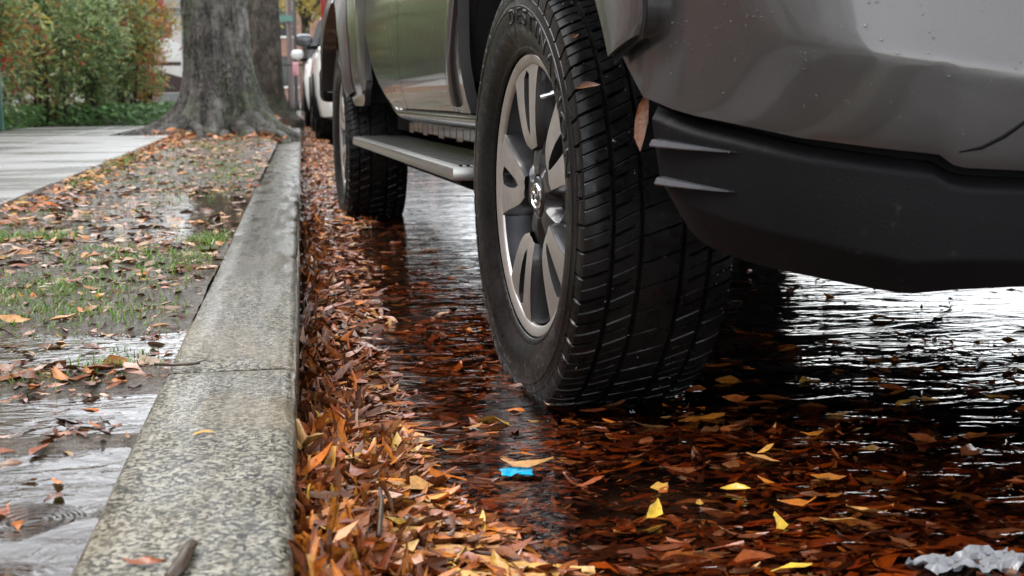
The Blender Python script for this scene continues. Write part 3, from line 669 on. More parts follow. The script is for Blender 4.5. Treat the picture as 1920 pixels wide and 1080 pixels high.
# ---- wheels
def tyre_mesh():
    N = 1120; P = 56; per = N//P
    tread = []
    half = [.1205, .113, .105, .097, .090, .0835, .0805, .0775, .0745, .068, .060, .052, .044, .0385, .0355, .0325, .0295, .020, .010]
    us = [-q for q in half]+[0.0]+half[::-1]
    def crown(u): return .388-.0035*(u/.1)**2-(.006*((abs(u)-.095)/.025)**2 if abs(u) > .095 else 0)
    side = [(.098, .2285), (.1035, .232), (.107, .238), (.106, .243), (.113, .252), (.1235, .268), (.1305, .285), (.1325, .300), (.1322, .312), (.1312, .3225), (.1325, .324), (.1323, .327), (.130, .3285), (.1275, .338), (.1268, .3415), (.128, .3425), (.1275, .346), (.1255, .3475), (.1245, .358), (.1235, .368)]
    prof = [(o, r, 0) for o, r in side]+[(-u, crown(u), 1) for u in us]+[(-o, r, 0) for o, r in side[::-1]]
    kk = (TYRE_R-.2285)/(.388-.2285); slim = lambda o, t: o*.92 if t else math.copysign(.098+(abs(o)-.098)*.60, o)
    prof = [(slim(o, t), .2285+(r-.2285)*kk, t, o) for o, r, t in prof]
    nP = len(prof); ang = np.arange(N)*2*np.pi/N; V = np.zeros((N, nP, 3))
    idx = np.arange(N)
    for j, (o, r, tr, o0) in enumerate(prof):
        rad = np.full(N, r)
        sh = 0.0
        if tr:
            a_ = abs(o0); sg_ = 1 if o > 0 else -1; pa = 2*np.pi/P
            if a_ in (.0805, .0775, .0355, .0325): rad -= .0085
            elif a_ > .0806: rad = np.where(idx % per <= 1, r-.0075, np.where(idx % per == per//2, r-.0018, rad)); sh = sg_*(a_-.08)*9*pa
            elif .036 < a_ < .0776: rad = np.where(idx % per <= 1, r-.0065*(a_ > .046), np.where(idx % per == per//2+1, r-.0015, rad)); sh = sg_*(.3+(a_-.036)*11)*pa
            elif a_ < .03: rad = np.where(idx % per == 0, r-.004*(a_ > .005), rad); sh = (.6+o*8)*pa
        elif r > .2285+(.3425-.2285)*kk and abs(o0) > .12:
            rad = np.where(idx % per <= 1, r-.004, rad); sh = (1 if o > 0 else -1)*.40*2*np.pi/P
        oo = np.full(N, o)
        if (not tr) and r > .2285+(.3465-.2285)*kk:
            oo = np.where(idx % per <= 1, o*.972, o)
        V[:, j, 0] = -oo; V[:, j, 1] = rad*np.cos(ang+sh); V[:, j, 2] = rad*np.sin(ang+sh)
    ii, jj = np.meshgrid(np.arange(N), np.arange(nP-1), indexing='ij'); a_ = ii*nP+jj; b_ = ((ii+1) % N)*nP+jj
    F = np.stack([a_.ravel(), b_.ravel(), (b_+1).ravel(), (a_+1).ravel()], -1)
    me = npmesh('tyre', V.reshape(-1, 3), F); me.set_sharp_from_angle(angle=R(28)); return me
def wheel_meshes():
    out = {}
    # dark structure: hub, spoke flanks, slot floors
    d = MB(); fce = MB()
    rs = [.2165, .206, .196, .182, .160, .135, .112, .098, .088, .078]
    to = [.096, .080, .071, .0640, .0560, .0480, .0400, .0345, .0290, .0170]
    ti = [.0, .0, .0150, .0155, .0145, .0115, .0070, .0, .0, .0]
    oz = [.0895, .0900, .0905, .0915, .0925, .0925, .0915, .0900, .088, .084]
    for s_ in range(5):
        ph = R(90+11+72*s_)                              # angle from +front, measured so that one spoke stands near the top
        def P(r, t, o):
            a_ = ph; return (-o, -(r*math.cos(a_)-t*math.sin(a_)), r*math.sin(a_)+t*math.cos(a_))
        for sd_ in (-1, 1):
            v = []
            for r, a_, b_, o in zip(rs, ti, to, oz): v += [P(r, sd_*a_, o), P(r, sd_*(a_+.55*(b_-a_)), o+.0012), P(r, sd_*b_, o)]
            f = grid_faces(len(rs), 3); f = f if sd_ > 0 else [tuple(reversed(q)) for q in f]; fce.add(v, f)
            v = []                                     # outer flank: bright bevel turned into dark paint
            for r, a_, b_, o in zip(rs, ti, to, oz): v += [P(r, sd_*(b_+.0002), o-.0004), P(r*1.0, sd_*(b_+.0045), o-.008), P(r, sd_*(b_+.006), o-.048)]
            f = grid_faces(len(rs), 3); d.add(v, f if sd_ > 0 else [tuple(reversed(q)) for q in f])
            v = []
            for r, a_, b_, o in list(zip(rs, ti, to, oz))[1:8]: v += [P(r, sd_*a_, o-.0004), P(r, sd_*max(0, a_-.002), o-.016)]
            f = grid_faces(7, 2); d.add(v, f if sd_ < 0 else [tuple(reversed(q)) for q in f])
        v = []
        for r, a_, b_, o in list(zip(rs, ti, to, oz))[1:8]: v += [P(r, -a_, o-.016), P(r, a_, o-.016)]
        d.add(v, grid_faces(7, 2))
        v = []
        for r, a_, b_, o in zip(rs, ti, to, oz): v += [P(r, -b_-.006, o-.048), P(r, b_+.006, o-.048)]
        d.add(v, grid_faces(len(rs), 2))
    # hub with lug pockets (radial bumps)
    n = 100; prof = [(.030, .112), (.050, .108), (.064, .101), (.073, .091), (.078, .078), (.0805, .066), (.082, .054), (.083, .044), (.082, .036), (.076, .0335)]
    v = []
    for i in range(n):
        a_ = 2*math.pi*i/n
        for o, r in prof:
            k = (math.cos(5*(a_-R(90+11+36)))+1)/2; y, z = -r*math.cos(a_), r*math.sin(a_)
            dep = 0
            if .04 < r < .094: dep = .034*max(0, 1-((1-k)*2.2)**1.2)*math.exp(-((r-.068)/.020)**2)
            v.append((-(o-dep), y, z))
    d.add(v, grid_faces(n, len(prof), True))
    for s_ in range(5):     # lug nuts in the pockets
        a_ = R(90+11+36+72*s_); y, z = -.060*math.cos(a_), .060*math.sin(a_); d.tube([(-.03, y, z), (-.056, y, z), (-.060, y, z)], [.011, .011, .007], 6)
    out['wheel'] = (d, M['alloy_dark'])
    # machined lip
    v, f = lathe_x([(.084, .2085), (.0895, .2095), (.0915, .211), (.0930, .215), (.0955, .220), (.0965, .2255), (.0945, .2285), (.090, .229)], 120); fce.add(v, f)
    out['machined_face'] = (fce, M['alloy'])
    b = MB(); v, f = lathe_x([(.088, .2050), (.070, .2045), (.060, .200), (.02, .196), (-.02, .198), (-.09, .206), (-.105, .222)], 72); b.add(v, f); out['barrel'] = (b, M['barrel'])
    b = MB(); v, f = lathe_x([(.078, .0), (.0825, .012), (.0835, .024), (.0845, .0300), (.0825, .0325), (.074, .0335)], 48); b.add(v, f); out['centre_cap'] = (b, M['alloy_dark'])
    e = MB()                                            # three interlocked ellipses
    def ell(cy, cz, ry, rz, wd=.0016):
        pts = [(-.0855, cy+ry*math.cos(t_), cz+rz*math.sin(t_)) for t_ in np.linspace(0, 2*math.pi, 29)]; e.tube(pts, wd, 6, False)
    ell(0, 0, .0265, .0195, .0024); ell(0, .0045, .0085, .0145); ell(0, .0085, .0175, .0070, .0015)
    out['emblem'] = (e, M['chrome'])
    b = MB(); v, f = lathe_x([(.020, .07), (.022, .10), (.022, .155), (.004, .156), (.0, .10)], 60); b.add(v, f); b.box((-.015, .12, .02), (.07, .06, .14), .015); out['brake_disc'] = (b, M['rust'])
    b = MB(); a_ = R(90-32); y, z = -.198*math.cos(a_), .198*math.sin(a_); b.tube([(-.078, y, z), (-.090, y*.97, z*.97), (-.106, y*.945, z*.945)], [.005, .004, .0042], 8); out['valve_stem'] = (b, M['chrome'])
    return out
ty_me = tyre_mesh(); WM = {}
for k, (mb, mat) in wheel_meshes().items():
    me = bpy.data.meshes.new(k); me.from_pydata(mb.v, [], mb.f); me.update(); me.polygons.foreach_set('use_smooth', [True]*len(me.polygons)); me.set_sharp_from_angle(angle=R(34)); me.materials.append(mat); WM[k] = me
ty_me.materials.append(M['rubber'])
# raised sidewall lettering, bent round the tyre
def arc_text(txt, r, h, a0, outw):
    cu = bpy.data.curves.new('lettering', 'FONT'); cu.body = txt; cu.size = h/.70; cu.resolution_u = 3; cu.space_character = 1.22; cu.offset = .0004
    t = bpy.data.objects.new('lettering', cu); C.objects.link(t); dg = bpy.context.evaluated_depsgraph_get()
    me = bpy.data.meshes.new_from_object(t.evaluated_get(dg)); bpy.data.objects.remove(t); bpy.data.curves.remove(cu)
    bm = bmesh.new(); bm.from_mesh(me)
    r_ = bmesh.ops.extrude_face_region(bm, geom=bm.faces[:]); 
    for q in r_['geom']:
        if isinstance(q, bmesh.types.BMVert): q.co.z += .0018
    for q in bm.verts:
        x, y, z = q.co; a_ = a0+1.7*x/(r+h/2)         # 90 deg is the top; seen from outside larger angles lie to the right
        rr_ = r+y; wall = float(np.interp(.2285+(rr_-.2285)*1.357, [.252, .268, .285, .300, .312, .3225, .338], [.113, .1235, .1305, .1325, .1322, .1312, .1275]))
        q.co = Vector((-(.098+(wall-.098)*.60-.0006+z*1.0), rr_*math.cos(a_)*1, rr_*math.sin(a_)))
    bmesh.ops.recalc_face_normals(bm, faces=bm.faces[:]); bm.to_mesh(me); bm.free(); me.materials.clear(); me.materials.append(M['rubber']); return me
let1 = arc_text('DESTINATION', .274, .0245, R(81), 0)
def wheel(loc, rz, spin=0, letter=True):
    w_ = mk('wheel', WM['wheel'], None, truck, loc, (0, 0, rz))
    for k in ('machined_face', 'barrel', 'centre_cap', 'emblem', 'brake_disc', 'valve_stem'): mk(k, WM[k], None, w_)
    mk('tyre', ty_me, None, w_)
    mk('lettering', let1, None, w_)
    if spin: w_.rotation_euler = (spin, 0, rz)
    return w_
fw = wheel((-.80, 0, HUB), R(2.1))
mb = MB()
for k in range(130):
    a_ = R(random.uniform(60, 300)); u = random.uniform(-.122, .11); s_ = .0010+.0022*random.random()**3; e_ = random.uniform(.15, .6)
    rr_ = TYRE_R+.0006-.003*(abs(u) > .1) if u > -.109 else random.uniform(.26, .335); xo = u if u > -.109 else -float(np.interp(.2285+(rr_-.2285)*1.357, [.252, .268, .285, .300, .312, .338], [.107, .1133, .1175, .1187, .1185, .1157]))-.0006
    P_ = Vector((xo, rr_*math.cos(a_), rr_*math.sin(a_))); T_ = Vector((0, -math.sin(a_), math.cos(a_))); N_r = Vector((0, math.cos(a_), math.sin(a_))); W_ = Vector((1, 0, 0)) if u > -.109 else N_r; O_ = N_r if u > -.109 else Vector((-1, 0, 0))
    c_, s2 = math.cos(k), math.sin(k); A_ = (T_*c_+W_*s2)*s_; B_ = (-T_*s2+W_*c_)*s_*e_
    mb.add([P_-A_-B_, P_+A_-B_, P_+A_+B_, P_-A_+B_, P_+O_*.0015], [(0, 1, 4), (1, 2, 4), (2, 3, 4), (3, 0, 4)])
o = mb.build('road_grit', M['grit'], fw); tag(o, kind='stuff'); wheel((.80, 0, HUB), R(182.1)); wheel((-.80, 3.236, HUB), 0, R(25)); wheel((.80, 3.236, HUB), R(180), R(70))

dz = -TRZ-HUB; pts = []
sid = [(.130, .3285), (.1275, .338), (.128, .3425), (.1255, .3475), (.1235, .368), (.1205, .383), (.10, .3875), (.05, .388), (-.05, .388), (-.10, .3875), (-.1205, .383), (-.1235, .368)]
kk = (TYRE_R-.2285)/(.388-.2285); loop = []
for o_, r_ in sid:
    r_ = .2285+(r_-.2285)*kk
    o_ = o_*.92 if abs(o_) < .121 else math.copysign(.098+(abs(o_)-.098)*.6, o_)
    if r_ > abs(dz)+1e-4: loop.append((-o_, -math.sqrt(r_*r_-dz*dz)))
back = [(x, -y) for x, y in loop][::-1]; ring = (loop[:1]+loop) if False else loop
q = [(x, y) for x, y in back[-1:]+[(loop[0][0]-.001, y_) for y_ in np.linspace(back[-1][1], loop[0][1], 12)]+loop]
c_, s_ = math.cos(TYAW+R(2.1)), math.sin(TYAW+R(2.1)); c0, s0_ = math.cos(TYAW), math.sin(TYAW); cx, cy = TX+c0*(-.80), TY+s0_*(-.80)
mb = MB(); mb.tube([(cx+c_*x-s_*y, cy+s_*x+c_*y, .0008) for x, y in q], .0016, 6)
mb.build('water_rim', M['drop'], bpy.data.objects['flood_water'], True)
# ------------------------------------------------------------------ fallen leaves
TPL_T = np.array([0, .22, .5, .78, 1.0]); TPL_W = np.array([.06, .72, 1.0, .68, .05])
NT = len(TPL_T)
def leaf_arrays(pos, yaw, pitch, roll, L, Wd, curl, fold, col, twist=None):
    n = len(L); t = TPL_T[None, :, None]; sgn = np.array([-1, 0, 1])[None, None, :]
    jit = 1+rng.normal(0, .16, (n, NT, 3)); x = (t-.5)*L[:, None, None]+0*sgn; y = sgn*TPL_W[None, :, None]*jit*(Wd*.5)[:, None, None]
    z = curl[:, None, None]*L[:, None, None]*(((t-.5)*2)**2)+fold[:, None, None]*np.abs(y)+0*x
    y0_ = y; y = y+(rng.normal(0, .09, n)*L)[:, None, None]*(((t-.5)*2)**2); z = z+(rng.normal(0, .025, (n, NT, 3))*L[:, None, None])
    if twist is not None:
        a = twist[:, None, None]*(t-.5); y, z = y*np.cos(a)-z*np.sin(a), y*np.sin(a)+z*np.cos(a)
    cr, sr = np.cos(roll)[:, None, None], np.sin(roll)[:, None, None]; y, z = y*cr-z*sr, y*sr+z*cr
    cp, sp = np.cos(pitch)[:, None, None], np.sin(pitch)[:, None, None]; x, z = x*cp-z*sp, x*sp+z*cp
    cy, sy = np.cos(yaw)[:, None, None], np.sin(yaw)[:, None, None]; x, y = x*cy-y*sy, x*sy+y*cy
    V = np.stack([x+pos[:, 0, None, None], y+pos[:, 1, None, None], z+pos[:, 2, None, None]], -1).reshape(-1, 3)
    base = []
    for i in range(NT-1):
        for j in range(2): a = i*3+j; base.append((a, a+3, a+4, a+1))
    base = np.array(base); F = (base[None]+np.arange(n)[:, None, None]*NT*3).reshape(-1, 4)
    al = np.broadcast_to(np.abs(sgn)+0*t, (n, NT, 3)).reshape(-1); Cc = np.repeat(col, NT*3, 0); Cc = np.concatenate([Cc, al[:, None]], 1)
    return V, F, Cc
PAL = {'orange': (.50, .16, .022), 'tan': (.50, .26, .085), 'rust': (.27, .075, .02), 'brown': (.14, .048, .018), 'dark': (.055, .022, .012), 'yellow': (.72, .47, .06), 'pink': (.48, .30, .22), 'gold': (.60, .33, .07)}
def pick(n, names, wts):
    w_ = np.array(wts, float); k = rng.choice(len(names), n, p=w_/w_.sum()); c = np.array([PAL[q] for q in names])[k]
    return np.clip(c*rng.uniform(.7, 1.3, (n, 1))*rng.uniform(.9, 1.1, (n, 3)), 0, 1)
class Leaves:
    def __init__(s): s.d = {k: [] for k in ('pos', 'yaw', 'pitch', 'roll', 'L', 'W', 'curl', 'fold', 'col')}
    def add(s, x, y, z, yaw, pitch, roll, L, ratio, curl, fold, col):
        for k, v in (('pos', np.stack([x, y, z], -1)), ('yaw', yaw), ('pitch', pitch), ('roll', roll), ('L', L), ('W', L*ratio), ('curl', curl), ('fold', fold), ('col', col)): s.d[k].append(np.asarray(v, float))
    def cat(s): return {k: np.concatenate(v) for k, v in s.d.items()}
    def build(s, name, mat, keep=None):
        d = s.cat(); 
        if keep is not None: d = {k: v[keep] for k, v in d.items()}
        V, F, Cc = leaf_arrays(d['pos'], d['yaw'], d['pitch'], d['roll'], d['L'], d['W'], d['curl'], d['fold'], d['col'], rng.normal(0, .5, len(d['L'])))
        return mk(name, npmesh(name, V, F, Cc), mat)
N_ = rng.normal; U_ = rng.uniform
def heap(X, Y):
    """top of the leaf drift against the kerb"""
    g = np.interp(Y, [0, 1.0, 1.45, 1.9, 2.6, 4, 8], [.085, .080, .060, .028, .012, .007, .005]); dx = np.clip(X-KX1, 0, 9)
    return g*np.exp(-(dx/(.085+.03*fbm(Y*3, X*0, 77)))**1.6)
drift, raft, sunk, litter = Leaves(), Leaves(), Leaves(), Leaves()
# against the kerb: leaves on edge, pointing along the gutter
def add_drift(n, y0, y1, wmax, names=('orange', 'rust', 'tan', 'brown', 'gold'), wts=(4.5, 5, 1, 3.2, .5)):
    Y = y0+(y1-y0)*U_(0, 1, n); X = KX1+.006+wmax*U_(0, 1, n)**1.6; z = heap(X, Y)*U_(.05, 1.0, n)+N_(0, .004, n)
    L = U_(.045, .10, n); up = np.exp(-((X-KX1)/.07)); standing = U_(0, 1, n) < .25+.6*up
    roll = np.where(standing, R(70)+N_(0, .4, n), N_(0, .5, n)); yaw = np.where(standing, R(90)+N_(0, .35, n), U_(0, 6.28, n))
    pitch = np.where(standing, N_(0, .45, n), N_(0, .25, n)); z = z+np.where(standing, .004, 0)
    drift.add(X, Y, np.minimum(z, KZ-.028), yaw, pitch, roll, L, U_(.12, .26, n), N_(0, .12, n), U_(.0, .6, n), pick(n, list(names), list(wts)))
FAR = (('rust', 'brown', 'orange', 'pink', 'dark'), (4, 4, 1.5, 1, 2))
add_drift(2300, .85, 1.75, .13); add_drift(700, 1.7, 2.5, .09, *FAR); add_drift(450, 2.5, 5, .08, *FAR); add_drift(400, 5, 11, .16, *FAR); add_drift(250, 11, 22, .2, *FAR)
# raft of wet leaves riding on the water beside it
def add_raft(n, y0, y1, names, wts, zs=1.0):
    Y = y0+(y1-y0)*U_(0, 1, n)**1.1; wid = np.interp(Y, [.8, 1.2, 1.6, 2.2, 3, 5, 8], [.30, .22, .15, .13, .14, .22, .30])*(.5+.9*fbm(Y*2.2, Y*0+3, 41)); X = KX1+.02+wid*U_(0, 1, n)**.8
    z = heap(X, Y)*U_(.3, 1.0, n)+(U_(-.003, .006, n) if zs > 0 else U_(-.009, .002, n))
    L = U_(.03, .088, n); yaw = R(100)+N_(0, 1.0, n)+np.where(U_(0, 1, n) < .4, R(60), 0)
    raft.add(X, Y, z, yaw, N_(0, .10, n)-.0, N_(0, .22, n), L, U_(.13, .28, n), N_(0, .06, n), N_(.1, .3, n), pick(n, names, wts))
add_raft(1900, .85, 1.75, ['orange', 'tan', 'gold', 'rust', 'pink', 'brown'], [3.4, 1.8, .7, 3.6, .9, 2.8]); add_raft(700, 1.7, 2.4, ['orange', 'tan', 'rust', 'pink', 'brown'], [1.3, .6, 4, .7, 4], -1.0); add_raft(1100, 2.3, 4.6, ['pink', 'tan', 'rust', 'orange', 'brown'], [.8, .6, 4, 1, 5], -1.0); add_raft(1600, 4.6, 14, ['pink', 'rust', 'orange', 'tan', 'brown'], [3, 2, 2, 2, 2]); add_raft(900, 14, 30, ['pink', 'rust', 'orange', 'tan'], [2, 2, 2, 2])
# leaves soaked at and under the surface
def add_sunk(n, x0, x1, y0, y1, dens, zlo, names, wts, Lr=(.025, .072)):
    X = U_(x0, x1, n); Y = U_(y0, y1, n); k = U_(0, 1, n) < dens(X, Y); X, Y = X[k], Y[k]; n = len(X)
    z = -abs(zlo)*U_(0, 1, n)**1.2-.0018; L = U_(*Lr, n); yaw = N_(-.1, .5, n)+np.where(U_(0, 1, n) < .6, 0, U_(-1.5, 1.5, n))
    sunk.add(X, Y, z, yaw, N_(0, .07, n), N_(0, .2, n), L, U_(.13, .30, n), N_(0, .05, n), N_(0, .2, n), pick(n, names, wts))
def dens_near(X, Y):
    p = fbm(X*2.3, Y*2.3, 61); d = np.clip((p-.22)*3.6, .2, 1)
    d = d*np.where(X < .22, 1, np.clip(1.1-.0*X, 0, 1)); d = d*np.interp(Y, [0, 1.9, 2.3, 2.9, 4, 6], [1, 1, .7, .42, .35, .3])
    d = np.where((X > .42+.2*(Y-1.9)) & (Y > 2.35), d*.25, d)
    hole = np.exp(-(((X-.42)/.13)**2+((Y-1.52)/.12)**2)) + np.exp(-(((X-.30)/.10)**2+((Y-1.95)/.16)**2)); return d*np.clip(1-hole*1.05, .06, 1)
add_sunk(40000, .05, 2.6, .85, 3.3, dens_near, .022, ['rust', 'brown', 'dark', 'orange', 'pink', 'tan'], [4, 4.5, 3, 2, .8, .8])
add_sunk(5000, .10, 1.9, 3.3, 8, lambda X, Y: np.where(X < .75, .8, .22), .03, ['rust', 'brown', 'pink', 'tan'], [3, 3, 2, 1])
# bright leaves afloat
add_sunk(9000, .02, 1.7, .85, 2.6, lambda X, Y: 0*X+.9, .012, ['rust', 'brown', 'dark', 'pink', 'tan'], [3, 3, 3, 1, 1], (.006, .022))
def add_float(n, x0, x1, y0, y1, names, wts):
    X = U_(x0, x1, n); Y = U_(y0, y1, n); L = U_(.025, .065, n)
    sunk.add(X, Y, U_(-.001, .003, n), U_(-.9, .9, n), N_(0, .08, n), N_(0, .25, n), L, U_(.18, .42, n), N_(0, .06, n), U_(0, .4, n), pick(n, names, wts))
add_float(130, .2, 1.5, .95, 2.1, ['orange', 'tan', 'rust', 'gold', 'brown'], [2, 1, 4, .6, 4]); add_float(70, .2, 1.6, 2.1, 4, ['orange', 'rust', 'pink'], [1, 2, 1])
# scattered over the verge
def add_litter(n, y0, y1, names, wts, x0=-1.0, x1=-.2, clump=.45):
    X = U_(x0, x1, n); Y = U_(y0, y1, n); k = fbm(X*3+9, Y*2.2, 91) > clump-.25*U_(0, 1, n); X, Y = X[k], Y[k]; n = len(X)
    z = np.maximum(verge_z(X, Y), W0-.002)+U_(.0, .006, n); L = U_(.028, .070, n)*np.clip(.5+Y*.14, .6, 1)
    litter.add(X, Y, z, U_(0, 6.28, n), N_(0, .12, n), N_(0, .3, n), L, U_(.18, .42, n), N_(0, .06, n), N_(.05, .25, n), pick(n, names, wts))
add_litter(90, .95, 1.75, ['pink', 'orange', 'brown'], [1, 1, 1], -.9, -.24, .52); add_litter(70, 1.42, 1.58, ['brown', 'rust', 'dark'], [2, 2, 2], -.8, -.22, .3); add_litter(260, 1.72, 1.92, ['brown', 'rust', 'pink', 'orange'], [2, 2, 2, 2], -.9, -.24, .3)
add_litter(750, 1.9, 3.8, ['pink', 'tan', 'orange', 'brown', 'rust'], [4, 2, 1.2, 2, 1]); add_litter(500, 3.8, 5.6, ['pink', 'brown', 'tan'], [2, 2, 1], clump=.5); add_litter(1100, 5.4, 10.3, ['pink', 'brown', 'tan', 'orange', 'rust'], [5, 2, 2, 1, 1], clump=.4)
n = 5200; X = U_(-1.0, -.2, n); Y = .95+U_(0, 1, n)**1.5*7; zz_ = verge_z(X, Y); k = zz_ > W0-.004; X, Y, zz_ = X[k], Y[k], zz_[k]; n = len(X)
litter.add(X, Y, zz_+U_(0, .003, n), U_(0, 6.28, n), N_(0, .2, n), N_(0, .4, n), U_(.006, .024, n), U_(.15, .5, n), N_(0, .08, n), N_(0, .3, n), pick(n, ['pink', 'brown', 'dark', 'rust', 'tan'], [3, 3, 3, 1, 1]))
n = 650; t_ = U_(0, 1, n); Y = 4.0+6.6*t_; X = -.985+np.abs(N_(0, .09, n)); litter.add(X, Y, verge_z(X, Y)+U_(.002, .02, n), U_(0, 6.28, n), N_(0, .25, n), N_(0, .4, n), U_(.03, .062, n), U_(.2, .4, n), N_(0, .08, n), U_(0, .5, n), pick(n, ['orange', 'tan', 'rust', 'gold'], [4, 2, 2, 1]))
n = 420; X = U_(-1.15, -.12, n); Y = U_(9.9, 12.6, n); litter.add(X, Y, verge_z(X, Y)+U_(.004, .04, n), U_(0, 6.28, n), N_(0, .3, n), N_(0, .5, n), U_(.04, .085, n), U_(.2, .4, n), N_(0, .08, n), U_(0, .5, n), pick(n, ['orange', 'tan', 'rust'], [4, 2, 2]))
n = 1500; X = U_(-1.15, -.12, n); Y = U_(12.6, 26, n); litter.add(X, Y, verge_z(X, Y)+U_(.004, .04, n), U_(0, 6.28, n), N_(0, .3, n), N_(0, .5, n), U_(.04, .085, n), U_(.2, .4, n), N_(0, .08, n), U_(0, .5, n), pick(n, ['orange', 'tan', 'rust', 'pink'], [2, 2, 2, 2]))

# the leaves that show largest become objects of their own; the rest stay one mass per place
def screen(P):
    v = P-np.array([0, 0, CAM_H]); f = np.array(_f); r = np.array(_r2); u = np.array(_u2); d = v@f
    return 960+F_PX*(v@r)/d, 540-F_PX*(v@u)/d, d
TEMPL = []
for k in range(14):
    n1 = np.array([1.0]); V, F, Cc = leaf_arrays(np.zeros((1, 3)), 0*n1, 0*n1, 0*n1, n1, n1*[.2, .24, .28, .22, .33, .42, .19][k % 7], n1*random.uniform(-.10, .12), n1*random.uniform(0, .5), np.ones((1, 3)), n1*random.uniform(-.7, .7))
    me = npmesh('fallen_leaf', V, F, Cc); me.materials.append(M['leaf_one']); TEMPL.append(me)
def one_leaf(pos, yaw, pitch, roll, L, ratio, col, label, group, tpl=None):
    k = tpl if tpl is not None else int(np.argmin(np.abs(np.array([.2, .24, .28, .22, .33, .42, .19])-ratio)))+7*random.randint(0, 1)
    o = bpy.data.objects.new('fallen_leaf', TEMPL[k]); C.objects.link(o); o.location = pos; o.scale = (L, L, L)
    o.rotation_mode = 'XYZ'; Mx = Matrix.Rotation(yaw, 3, 'Z') @ Matrix.Rotation(-pitch, 3, 'Y') @ Matrix.Rotation(roll, 3, 'X'); o.rotation_euler = Mx.to_euler('XYZ')
    o.color = (*[float(c) for c in col], 1); tag(o, label, 'leaf', group); return o
WORDS = {'orange': 'orange', 'tan': 'tan', 'rust': 'rusty red', 'brown': 'brown', 'dark': 'dark brown', 'yellow': 'yellow', 'pink': 'pinkish tan', 'gold': 'golden'}
def look(L, ratio, col):
    k = min(PAL, key=lambda q: sum((math.log(a+.01)-math.log(b+.01))**2 for a, b in zip(col, PAL[q])))
    return ('short ' if L < .045 else ('long ' if L > .07 else 'middle sized '))+('slender ' if ratio < .19 else ('broad ' if ratio > .30 else 'narrow '))+WORDS[k]
def extract(LV, count, label, group, test):
    d = LV.cat(); sx, sy, dd = screen(d['pos']); size = d['L']/dd; ok = (sx > 10) & (sx < 1910) & (sy > 10) & (sy < 1075) & test(d, sx, sy)
    order = np.argsort(-np.where(ok, size, -1))[:count]; keep = np.ones(len(size), bool); keep[order] = False
    for i in order: one_leaf(tuple(d['pos'][i]), d['yaw'][i], d['pitch'][i], d['roll'][i], d['L'][i], d['W'][i]/d['L'][i], d['col'][i], look(d['L'][i], d['W'][i]/d['L'][i], d['col'][i])+' '+label, group)
    return keep
kp = extract(drift, 60, 'leaf wedged in the drift against the kerb face', 'single leaves in the kerb drift', lambda d, x, y: d['pos'][:, 2] > .45*heap(d['pos'][:, 0], d['pos'][:, 1]))
tag(drift.build('leaf_drift', M['leaf'], kp), 'drift of brown and orange leaves packed against the kerb face', 'leaves', kind='stuff')
kp = extract(raft, 90, 'leaf lying on the leaf raft beside the kerb', 'single leaves on the raft', lambda d, x, y: d['pos'][:, 2] > .55*heap(d['pos'][:, 0], d['pos'][:, 1])+.003)
tag(raft.build('leaf_raft', M['leaf'], kp), 'raft of wet orange and tan leaves floating beside the kerb', 'leaves', kind='stuff')
kp = extract(sunk, 70, 'leaf floating on the open flood water', 'single leaves on the flood water', lambda d, x, y: d['pos'][:, 2] > -.0015)
tag(sunk.build('soaked_leaves', M['leaf'], kp), 'soaked red brown leaves lying under the flood water', 'leaves', kind='stuff')
kp = extract(litter, 40, 'leaf lying on the muddy verge', 'single leaves on the verge', lambda d, x, y: x > 0)
tag(litter.build('verge_leaf_litter', M['leaf'], kp), 'scattered leaf litter over the muddy verge', 'leaves', kind='stuff')

# picture-place to gutter position helper used once, for the pieces of litter seen lying on the water
def on_level(px, py, z):
    d = np.array(_f)+np.array(_r2)*(px-960)/F_PX+np.array(_u2)*(540-py)/F_PX; t = (z-CAM_H)/d[2]; return float(d[0]*t), float(d[1]*t), z
def lie(px, py, z, yaw, L, ratio, colname, label, roll=.15, pitch=.05, k=1.0):
    p = on_level(px, py, z); c = tuple(q*k for q in PAL[colname]); one_leaf(p, yaw, pitch, roll, L, ratio, c, label, 'notable single leaves')
lie(1228, 962, .006, R(55), .040, .34, 'yellow', 'small bright yellow leaf tilted upright on dark water, beside a brown leaf', .5, .3)
lie(1463, 978, .006, R(75), .036, .42, 'yellow', 'broad yellow leaf with brown spots floating upright', .5, .25)
lie(1380, 914, .005, R(-28), .036, .28, 'yellow', 'narrow yellow leaf curled on the soaked leaf mat', .6)
lie(1485, 1061, .005, R(-3), .044, .22, 'yellow', 'long flat yellow leaf floating near the crumpled white bag', .2)
lie(1312, 941, .005, R(60), .018, .42, 'gold', 'tiny round golden leaf on the flood water', .4)
lie(1240, 912, .005, R(30), .030, .42, 'gold', 'short broad orange leaf floating above the yellow one', .4)
lie(990, 869, .012, R(-5), .068, .18, 'tan', 'narrow tan leaf lying across the blue wrapper', .3)
lie(940, 996, .004, R(4), .072, .42, 'brown', 'large oval olive brown leaf floating flat', .05, .0, 1.6)
lie(750, 915, .022, R(12), .085, .42, 'tan', 'large pale tan leaf spread on the raft beside the twig', .1, .05, 1.1)
lie(680, 935, .028, R(30), .07, .42, 'tan', 'crumpled pale tan leaf next to the largest tan leaf', .3, .05, 1.1)
lie(725, 1010, .018, R(25), .075, .28, 'gold', 'long golden orange leaf lying on the raft below the pale tan leaf', .3, .05)
lie(800, 1045, .014, R(-35), .07, .24, 'orange', 'orange leaf with a pale midrib at the edge of the raft', .3)
lie(660, 1040, .025, R(15), .08, .24, 'gold', 'bright orange tan leaf on top of the drift', .35)
lie(1040, 1065, .008, R(-18), .08, .22, 'gold', 'long golden leaf at the outer rim of the raft', .25)
lie(1500, 945, .005, R(5), .050, .28, 'orange', 'orange leaf with ragged edges floating beside the spotted yellow leaf', .3)
